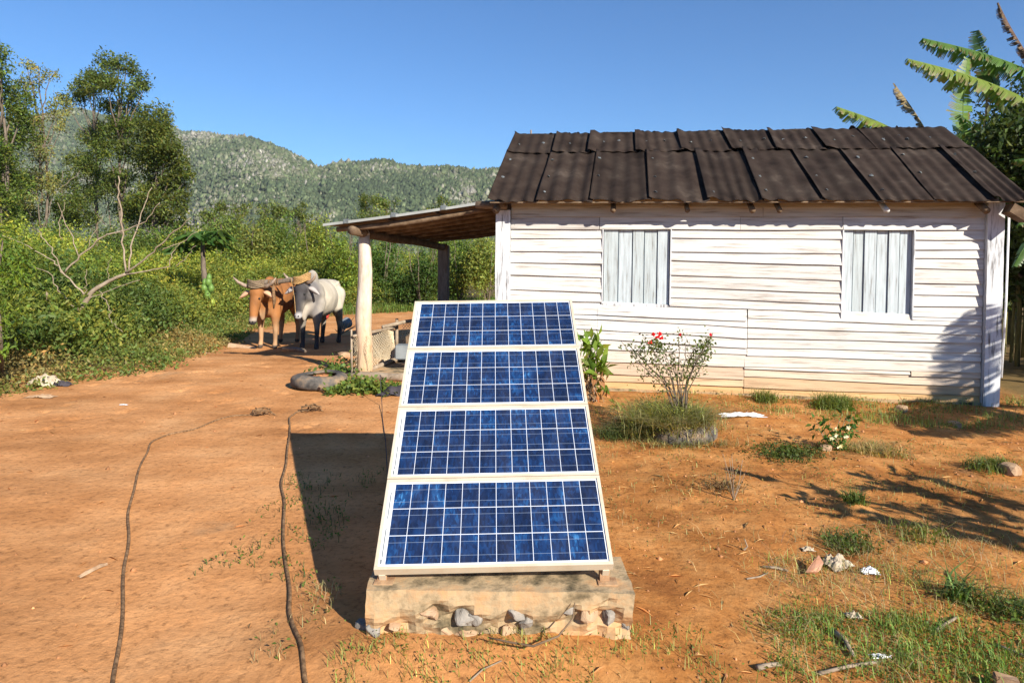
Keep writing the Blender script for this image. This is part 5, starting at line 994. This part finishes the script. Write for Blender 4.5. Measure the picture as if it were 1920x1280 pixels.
def rose():
    c = np.array([1.6, 6.45, .08]); root = empty('rose_bush', c, label='thin stemmed rose bush with small red flowers growing from the tyre', cat='rose bush'); b = MB(); T = TM(); tips = []
    for (px, py) in [(1165, 640), (1190, 650), (1205, 632), (1225, 640), (1238, 645), (1255, 650), (1272, 625), (1285, 640), (1262, 670), (1305, 640), (1318, 655), (1328, 640), (1335, 630), (1312, 670), (1215, 665), (1200, 680), (1290, 690), (1240, 690), (1325, 665), (1178, 645)]:
        q = D(px, py, 6.45+random.uniform(-.25, .25)); m_ = c*.5+q*.5+np.array([-(q[0]-c[0])*.22, 0, .02]); s = c+np.array([random.uniform(-.1, .1), random.uniform(-.1, .1), 0]); b.tube([tuple(s), tuple(s*.6+m_*.4+rng.normal(size=3)*.012), tuple(m_+rng.normal(size=3)*.015), tuple(m_*.4+q*.6+rng.normal(size=3)*.02), tuple(q)], [.006, .0055, .0045, .0035, .002], 5)
        n = 26; t = rng.uniform(.0, 1.05, (n, 1))**.45; pts = m_+(q-m_)*t+rng.normal(size=(n, 3))*.035; T.leaves(pts, .035, col=(.09, .14, .04), wr=.55, var=.35); tips.append(q)
        for k in range(4): w = m_+(q-m_)*random.uniform(.2, .9); e = w+rng.normal(size=3)*.06; b.tube([tuple(w), tuple(e)], .002, 4); T.leaves(e+rng.normal(size=(5, 3))*.015, .032, col=(.09, .14, .04), wr=.55)
    q = [D(px, py, 6.45) for px, py in [(1318, 650), (1312, 662), (1322, 640), (1205, 655), (1232, 655), (1240, 640)]]
    for e in q: T.leaves(e+rng.normal(size=(45, 3))*.04, .036, col=(.07, .13, .03), wr=.55)
    b.build('stems', M['bark'], root, world=True); T.build('leaves', M['leaf'], root, world=True)
    for (px, py, r) in [(1225, 627, 6), (1236, 626, 7), (1232, 633, 6), (1240, 634, 6), (1219, 642, 7), (1275, 627, 5), (1333, 628, 5)]:
        q = D(px, py, 6.4); t_ = TM(); rr = r/FPX*6.4; t_.leaves(np.tile(q, (14, 1)), rr*.85, col=(.75, .02, .05), wr=.9, var=.25, T=rng.normal(size=(14, 3))+np.array([0, -.6, .3])); t_.build('flower', M['leaf'], root, world=True)
rose()
def tuftT(T, x, y, r, n, h, col, lean=.6, w=.006, **k):
    P = np.column_stack([x+np.clip(rng.normal(size=n), -1.7, 1.7)*r*.5, y+np.clip(rng.normal(size=n), -1.7, 1.7)*r*.5]); T.blades(zp(P), h, w, col, lean, **k)
# grass growing from the tyre
T = TM(); tz = .07
P = zp(np.column_stack([1.22+rng.normal(size=350)*.09, 6.33+rng.normal(size=350)*.10])); T.blades(P, .17, .006, (.26, .24, .09), 1.3, .35); P = zp(np.column_stack([.98+rng.normal(size=350)*.1, 6.3+rng.normal(size=350)*.08])); T.blades(P, .12, .006, (.12, .16, .05), 1., .3); P = zp(np.column_stack([1.6+rng.normal(size=350)*.3, 6.0+rng.normal(size=350)*.05])); T.blades(P, .07, .005, (.26, .24, .1), 1.3, .3)
P = np.column_stack([1.5+rng.normal(size=1500)*.17, 6.42+rng.normal(size=1500)*.15, np.full(1500, tz)]); T.blades(P, .26, .006, (.24, .25, .07), 1.0, .35); P = P[:900]+np.array([.08, -.05, 0]); T.blades(P, .2, .006, (.38, .34, .14), 1.3, .3)
a = rng.uniform(0, 6.28, 700); P = np.column_stack([1.5+.34*np.cos(a), 6.4+.33*np.sin(a), np.full(700, .13)]); T.blades(P, .12, .006, (.36, .32, .15), 2.2, .3)
T.leaves(np.column_stack([1.5+rng.normal(size=900)*.2, 6.4+rng.normal(size=900)*.17, tz+np.abs(rng.normal(size=900))*.12]), .03, col=(.16, .2, .05)); T.build('tyre_grass', M['leaf'], label='dry yellow green grass overflowing the rose bush tyre', cat='grass', kind='stuff')
# periwinkle
def periwinkle():
    c = np.array(G(1578, 848)); root = empty('periwinkle_plant', c, label='small dark leaved plant with white five petal flowers', cat='flowering plant'); T = TM(); b = MB(); Yq = c[1]
    for (px, py) in [(1560, 815), (1590, 805), (1570, 830), (1600, 815), (1585, 835), (1555, 825), (1575, 812), (1597, 798), (1565, 843)]:
        q = D(px, py, Yq); b.tube([tuple(c), tuple(q)], .003, 4); n = 14; T.leaves(q+rng.normal(size=(n, 3))*.022, .05, col=(.05, .14, .03), wr=.5)
    T.build('foliage', M['leaf'], root, world=True); b.build('stems', M['fruit'], root, world=True)
    for (px, py) in [(1566, 815), (1590, 801), (1586, 818), (1573, 837), (1559, 822), (1566, 804), (1577, 836)]:
        q = D(px, py, Yq-.07); t_ = TM(); a = np.arange(5)*1.2566; v = np.column_stack([np.cos(a), np.full(5, -.5), np.sin(a)]); t_.leaves(np.tile(q, (5, 1)), .026, T=v, wr=.9, col=(.8, .8, .82), var=.02); t_.build('flower', M['leaf'], root, world=True)
periwinkle()
def sprig(px, py, tops, col, label, name='seedling', L=.05, dead=False, r=.003, nl=5):
    c = np.array(G(px, py)); root = empty(name, c, label=label, cat='seedling'); b = MB(); T = TM()
    for (tx, ty) in tops:
        q = D(tx, ty, c[1]); m_ = (c+q)/2+rng.normal(size=3)*.015; b.tube([tuple(c), tuple(m_), tuple(q)], [r, r*.8, r*.5], 5)
        if nl: T.leaves(np.concatenate([q+rng.normal(size=(nl, 3))*.03, m_+rng.normal(size=(2, 3))*.03]), L, col=col, wr=.5)
    b.build('stem', M['deadwood'], root, world=True)
    if nl: T.build('leaves', M['leaf'] if not dead else M['dry'], root, world=True)
sprig(1558, 845, [(1555, 790), (1540, 800), (1530, 785), (1580, 775), (1600, 780), (1590, 772), (1535, 808)], (.06, .13, .03), 'thin seedling with dark leaves left of the white flowers', L=.07)
sprig(1376, 938, [(1372, 850), (1360, 870), (1392, 862), (1400, 880), (1368, 860), (1385, 875), (1355, 850)], (.16, .13, .06), 'leafless dry seedling standing in the dirt right of the array', L=.025, dead=True, nl=4)
sprig(1455, 740, [(1442, 722), (1462, 718), (1450, 726)], (.14, .24, .04), 'tiny green seedling at the foot of the wall', L=.045, nl=3)
sprig(1164, 768, [(1150, 755), (1163, 762)], (.16, .28, .05), 'single bright green leaf sprouting between panel and wall', L=.08, nl=2)
sprig(1395, 1030, [(1396, 1010)], (.2, .13, .07), 'short dark stub poking from the dirt', L=.02, r=.006, nl=0)
# singled-out tufts
def tuft(px, py, r, n, h, col, label, lean=.7, w=.005, leaf=0, lcol=None):
    col = (col[0]*1.35, col[1]*1.05, col[2]*1.1)
    c = np.array(G(px, py)); root = empty('grass_tuft', (c[0], c[1], float(zg(c[0], c[1]))), label=label, cat='grass tuft'); T = TM(); tuftT(T, c[0], c[1], r, n, h, col, lean, w)
    if leaf: P = zp(np.column_stack([c[0]+rng.normal(size=leaf)*r*.6, c[1]+rng.normal(size=leaf)*r*.5])); P[:, 2] += rng.uniform(0, .06, leaf); T.leaves(P, .03, col=lcol or (.08, .14, .03))
    T.build('blades', M['leaf'], root, world=True); return root
tuft(1602, 952, .07, 130, .10, (.09, .16, .035), 'small grass tuft on a dirt mound in the branch shadow', leaf=80)
tuft(1856, 885, .16, 380, .09, (.12, .18, .05), 'grass clump beside the rock at the right edge', leaf=150)
tuft(1800, 1120, .07, 60, .14, (.09, .18, .045), 'largest clump of long bright grass blades at lower right', 1.0, .009, 120)
tuft(1900, 1150, .12, 120, .09, (.06, .12, .03), 'dark shaded grass clump at the lower right frame edge', leaf=250)
tuft(1560, 765, .2, 600, .16, (.11, .18, .04), 'rounded green weed clump at the wall under the right window', leaf=900, lcol=(.10, .16, .035))
tuft(1435, 755, .14, 260, .15, (.12, .18, .04), 'weed clump at the wall under the board seam', leaf=350)
tuft(1480, 855, .24, 260, .07, (.08, .12, .03), 'flat dark green weed mat left of the white flowers', leaf=1100, lcol=(.06, .10, .025))
tuft(1640, 850, .26, 700, .09, (.27, .26, .1), 'dry yellowish grass mat right of the white flowers', 1.2, leaf=150)
tuft(1358, 918, .12, 130, .05, (.2, .17, .08), 'withered brown weed patch around the dry seedling', 1.4, leaf=120, lcol=(.16, .13, .07))
tuft(1170, 805, .12, 260, .12, (.05, .10, .025), 'dark grass clump in the shade left of the rose tyre', leaf=80)
tuft(1545, 845, .06, 160, .06, (.14, .13, .06), 'tiny mossy clump on the mound beside the white flowers', leaf=60)
tuft(1720, 1010, .16, 130, .10, (.14, .2, .05), 'thin upright grass tuft at the edge of the branch shadow', leaf=80)
tuft(1590, 1020, .14, 220, .07, (.08, .13, .04), 'low dark tuft behind the crumpled pale cloth', leaf=180)
# weeds by the left tyre
T = TM(); n = 1500; P = zp(np.column_stack([rng.uniform(-2.35, -1.45, n), 8.35+rng.normal(size=n)*.14])); P[:, 2] += np.abs(rng.normal(size=n))*.07*np.exp(-((P[:, 0]+1.9)/.35)**2)+.01
P[:, 0] += .1; T.leaves(P, .06, col=(.11, .18, .045), wr=.8, up=.9); n = 500; P = zp(np.column_stack([-2.38+rng.normal(size=n)*.13, 9.3+rng.normal(size=n)*.4])); P[:, 2] += np.abs(rng.normal(size=n))*.1; T.leaves(P, .06, col=(.08, .15, .04), wr=.8, up=.9)
T.build('creeping_weeds', M['leaf'], label='round leaved weeds creeping around the left tyre and porch post', cat='weeds', kind='stuff')
# yard grass (uncountable)
T = TM(); TD_ = TM()
def patch(px0, px1, py0, py1, n, h, col, thr=0., sc=.35, leaf=0, w=.005, lean=.5, lcol=None, L=.022, cl=True):
    a = G(px0, py1); b = G(px1, py0); x_a = min(G(px0, py0)[0], a[0]); ell = lambda X_, Y_: .35*np.clip(((X_-(x_a+b[0])/2)/(b[0]-x_a)*2)**4+((Y_-(a[1]+b[1])/2)/(b[1]-a[1])*2)**4-.25, 0, 2); xs = rng.uniform(x_a, b[0], n*4); ys = rng.uniform(a[1], b[1], n*4); f = fbm(xs, ys, 90, sc, 3)-ell(xs, ys); k = f > thr+rng.normal(size=len(f))*.22; xs, ys = xs[k][:n], ys[k][:n]; P = zp(np.column_stack([xs, ys])); T.blades(P, h, w, col, lean)
    if leaf: xs = rng.uniform(min(G(px0, py0)[0], a[0]), b[0], leaf*4); ys = rng.uniform(a[1], b[1], leaf*4); f = fbm(xs, ys, 90, sc, 3)-ell(xs, ys); k = f > thr+rng.normal(size=len(f))*.2; P = zp(np.column_stack([xs[k][:leaf], ys[k][:leaf]])); P[:, 2] += np.abs(rng.normal(size=len(P)))*.018; T.leaves(P, L, col=lcol or (.09, .16, .04), wr=.5, up=.8)
YG1, YG2, YG3 = (.20, .28, .06), (.30, .33, .09), (.40, .33, .16)
patch(1360, 1960, 1150, 1300, 1500, .065, (.17, .27, .055), .0, .45, 3400, w=.0035, L=.018, lcol=(.13, .20, .05))
patch(1490, 1900, 1040, 1180, 750, .06, YG2, .12, .2, 900, w=.003, L=.016, lcol=(.13, .19, .05))
patch(1400, 1920, 990, 1290, 1400, .06, YG3, 0, .4, 0, lean=1.6, w=.003)
patch(1150, 1350, 1180, 1300, 160, .045, YG2, .15, .2, 160, w=.003, L=.015)
patch(640, 1160, 1200, 1300, 420, .045, YG2, .05, .15, 380, w=.003, L=.016, lcol=(.13, .2, .05))
patch(560, 660, 1090, 1250, 120, .045, YG3, .0, .15, 60, w=.003)
patch(560, 720, 880, 1090, 260, .05, (.06, .10, .03), .0, .2, 420, w=.004)
patch(1350, 1900, 745, 800, 1300, .08, (.26, .27, .09), -.05, .4, 1500, L=.03, lcol=(.13, .18, .05))
patch(1600, 1930, 755, 805, 1100, .09, (.2, .26, .07), -.1, .4, 500, L=.03)
patch(1120, 1900, 820, 960, 600, .04, (.28, .26, .1), .12, .35, 800, w=.004, L=.02, lcol=(.15, .17, .06))
patch(1120, 1240, 760, 860, 240, .06, (.24, .25, .09), .1, .25, 260)
patch(1100, 1950, 790, 1300, 1500, .05, (.24, .24, .09), .22, .5, 2200, w=.003, L=.017, lcol=(.15, .18, .06))
patch(1130, 1900, 900, 1180, 500, .035, YG3, .2, .3, 500, w=.003, L=.016, lcol=(.14, .17, .06))
T.build('yard_grass', M['leaf'], label='patchy short grass and weeds over the right side of the yard', cat='grass', kind='stuff')
# straw, clods, pebbles
T = TM(); n = 900; xs = rng.uniform(.5, 5.5, n); ys = rng.uniform(2.3, 8, n); k = xs < ys*.8; P = zp(np.column_stack([xs[k], ys[k]])); P[:, 2] += .004; a = rng.uniform(0, 6.28, len(P)); T.leaves(P, rng.uniform(.03, .12, len(P)), T=np.column_stack([np.cos(a), np.sin(a), .05*rng.normal(size=len(P))]), wr=.07, col=(.42, .3, .16), up=1)
n = 260; xs = rng.uniform(-6, .4, n); ys = rng.uniform(2.3, 10, n); P = zp(np.column_stack([xs, ys])); P[:, 2] += .004; a = rng.uniform(0, 6.28, n); T.leaves(P, rng.uniform(.03, .09, n), T=np.column_stack([np.cos(a), np.sin(a), 0*a]), wr=.12, col=(.34, .2, .1), up=1)
T.build('dry_litter', M['dry'], label='scattered straw and dead leaf bits on the dirt', cat='litter', kind='stuff')
T = TM(); n = 3600; xs = np.concatenate([rng.uniform(.3, 5, n), rng.uniform(-5, .3, n//5)]); ys = rng.uniform(2.3, 8, len(xs)); k = np.abs(xs) < ys*.8; P = zp(np.column_stack([xs[k], ys[k]])); m_ = len(P); r = rng.exponential(.0035, m_)+.002; oc = np.array([(1, 0, 0), (-1, 0, 0), (0, 1, 0), (0, -1, 0), (0, 0, 1), (0, 0, -1)], float)
V = P[:, None]+oc[None]*r[:, None, None]*rng.uniform(.5, 1.3, (m_, 6, 1)); T.add(V, [(0, 2, 4), (2, 1, 4), (1, 3, 4), (3, 0, 4), (2, 0, 5), (1, 2, 5), (3, 1, 5), (0, 3, 5)], np.array([.42, .19, .08])*np.exp(.35*rng.normal(size=(m_, 1))))
T.build('soil_clods', M['dry'], label='small soil clods and grit scattered over the yard', cat='pebbles', kind='stuff')

# ------------------------------------------------------------------ litter things
def crumple(name, px, py, sx, sy, h, m, label, cat, seed=0, rz=0, nx=16, ny=12):
    c = G(px, py); V = []
    for j in range(ny):
        for i in range(nx):
            x, y = i/(nx-1)-.5, j/(ny-1)-.5; q = noise.noise(Vector((x*5, y*5, seed)))*.5+.5; e = 1+.35*noise.noise(Vector((math.atan2(y, x)*1.5, seed, 3)))
            V.append((x*sx*e, y*sy*e, .004+h*max(0, q*(1-(4*(x*x+y*y))**1.2*.7))+.15*h*noise.noise(Vector((x*16, y*16, seed)))))
    F = [(j*nx+i, j*nx+i+1, (j+1)*nx+i+1, (j+1)*nx+i) for j in range(ny-1) for i in range(nx-1)]; o = MB().add(V, F).build(name, m, label=label, cat=cat); o.location = (c[0], c[1], float(zg(c[0], c[1]))+.003); o.rotation_euler = (0, 0, rz); return o
crumple('plastic_bag', 1393, 790, .44, .10, .06, M['white'], 'long white crumpled plastic strip on red soil near the wall', 'plastic bag', 1)
M['palecloth'] = pmat('pale_dirty_cloth', [(.3, (.3, .23, .15)), (.7, (.5, .43, .33))], 10, bump=.5)
crumple('crumpled_cloth', 1568, 1056, .16, .13, .075, M['palecloth'], 'pale crumpled cloth in the weeds beside the clay shard', 'cloth', 2, .5)
crumple('paper_scrap', 1630, 1070, .09, .07, .04, M['white'], 'small white scrap right of the pale crumpled cloth', 'scrap', 3)
crumple('paper_scrap', 1600, 1155, .07, .05, .03, M['palecloth'], 'greyish scrap in the short grass below the pale cloth', 'scrap', 4)
crumple('paper_scrap', 1515, 1028, .07, .04, .03, M['palecloth'], 'dull flattened scrap behind the clay shard', 'scrap', 6)
crumple('paper_scrap', 1652, 1230, .08, .03, .02, M['white'], 'small white scrap in the lowest grass patch', 'scrap', 8)
crumple('paper_scrap', 232, 760, .09, .03, .01, M['white'], 'tiny white scrap on the open dirt at left', 'scrap', 9)
crumple('dry_leaf', 175, 1068, .035, .16, .02, M['clay'], 'single curled dry leaf left of the left rope', 'leaf', 5, -.3)
crumple('plastic_bag', 82, 722, .34, .3, .2, M['palecloth'], 'tan crumpled sack in the weeds at the left dirt edge', 'sack', 11)
crumple('plastic_bag', 118, 722, .2, .14, .1, M['cloth'], 'dark crumpled bag next to the tan sack', 'bag', 12)
crumple('cardboard_scrap', 76, 745, .3, .12, .05, M['clay'], 'flat tan scrap on the dirt below the tan sack', 'scrap', 13)
crumple('cardboard_scrap', 370, 655, .36, .2, .07, M['clay'], 'pale flat scrap at the dirt edge left of the oxen', 'scrap', 14)
crumple('dark_rag', 115, 722, .1, .1, .05, M['cloth'], 'dark rag under the edge of the dark bag', 'rag', 15) if False else None
o = link('clay_shard', hull_rock('clay_shard', .095, .06, .014, 4, 8), M['claytile'] if 'claytile' in M else pmat('terracotta', [(.3, (.45, .2, .1)), (.7, (.62, .34, .22))], 10), label='flat terracotta shard lying in the weeds', cat='shard'); c = G(1525, 1068); o.location = (c[0], c[1], .025); o.rotation_euler = (.25, -.25, .4)
def rockat(px, py, s, m, label, seed):
    c = G(px, py); o = link('rock', rock_mesh('rock', s, s*.8, s*.65, seed), m, label=label, cat='rock'); o.location = (c[0], c[1], float(zg(c[0], c[1]))+s*.3); o.rotation_euler = (0, 0, seed)
rockat(1893, 893, .075, M['clay'], 'brown rock beside the grass clump at the right edge', 5)
rockat(1548, 848, .05, M['clay'], 'dull rock half hidden behind the white flowered plant', 6)
rockat(1690, 770, .07, M['clay'], 'earth coloured rock at the wall foot right of the right window', 7)
rockat(1790, 800, .06, M['clay'], 'flat tan rock on the grass edge near the right corner post', 8)
rockat(680, 1200, .03, M['stone'], 'small grey stone at the front left foot of the concrete block', 9)
rockat(645, 665, .10, M['clay'], 'orange brown rock between the oxen and the porch post', 10)
def stick(P, r, label, m='deadwood'):
    b = MB(); Q = [G(*p) for p in P]; b.tube([(q[0], q[1], float(zg(q[0], q[1]))+r+.004*(i % 2)) for i, q in enumerate(Q)], [r*(1-.5*i/len(Q)) for i in range(len(Q))], 6, jit=.12); b.build('stick', M[m], smooth=True, label=label, cat='stick')
stick([(1430, 1060), (1455, 1062), (1478, 1066)], .008, 'flat pale splinter left of the clay shard')
stick([(1535, 1262), (1590, 1250), (1650, 1240)], .009, 'grey stick lying across the lowest grass')
stick([(1755, 1178), (1775, 1165), (1795, 1152)], .009, 'tan stick leaning into the largest grass clump')
stick([(1420, 1255), (1440, 1250), (1465, 1245)], .012, 'short pale wood chip near the bottom of the frame')
stick([(1560, 1185), (1585, 1205), (1600, 1230)], .013, 'dark brown stick in the short grass')
stick([(1860, 1200), (1890, 1215), (1925, 1230)], .007, 'thin straw stick at the bottom right')
stick([(1400, 1085), (1425, 1080), (1440, 1070)], .005, 'thin curved twig left of the pale splinter')
stick([(880, 1290), (905, 1275), (940, 1262)], .004, 'thin twig below the concrete block')
b = MB(); q = G(1880, 1290); b.box((-.03, -.02, 0), (.045, .02, .03), Matrix.Translation((q[0], q[1], .02)) @ Matrix.Rotation(-.5, 4, 'Z'), j=.006); b.build('brick', M['claytile'] if 'claytile' in M else M['clay'], bevel=.004, label='broken tan brick at the bottom right corner', cat='brick')

# ------------------------------------------------------------------ air
b = MB(); b.box((-1700, -320, -7), (1700, 2100, 262)); hz = b.build('haze', None, label='thin pale haze in the air over the valley', cat='haze', kind='stuff')
hm = bpy.data.materials.new('haze'); hm.use_nodes = True; t = hm.node_tree; t.nodes.remove(t.nodes['Principled BSDF']); pv = t.nodes.new('ShaderNodeVolumePrincipled')
pv.inputs['Color'].default_value = (.80, .88, 1, 1); pv.inputs['Density'].default_value = .00013; t.links.new(pv.outputs[0], t.nodes['Material Output'].inputs['Volume']); hz.data.materials.append(hm)
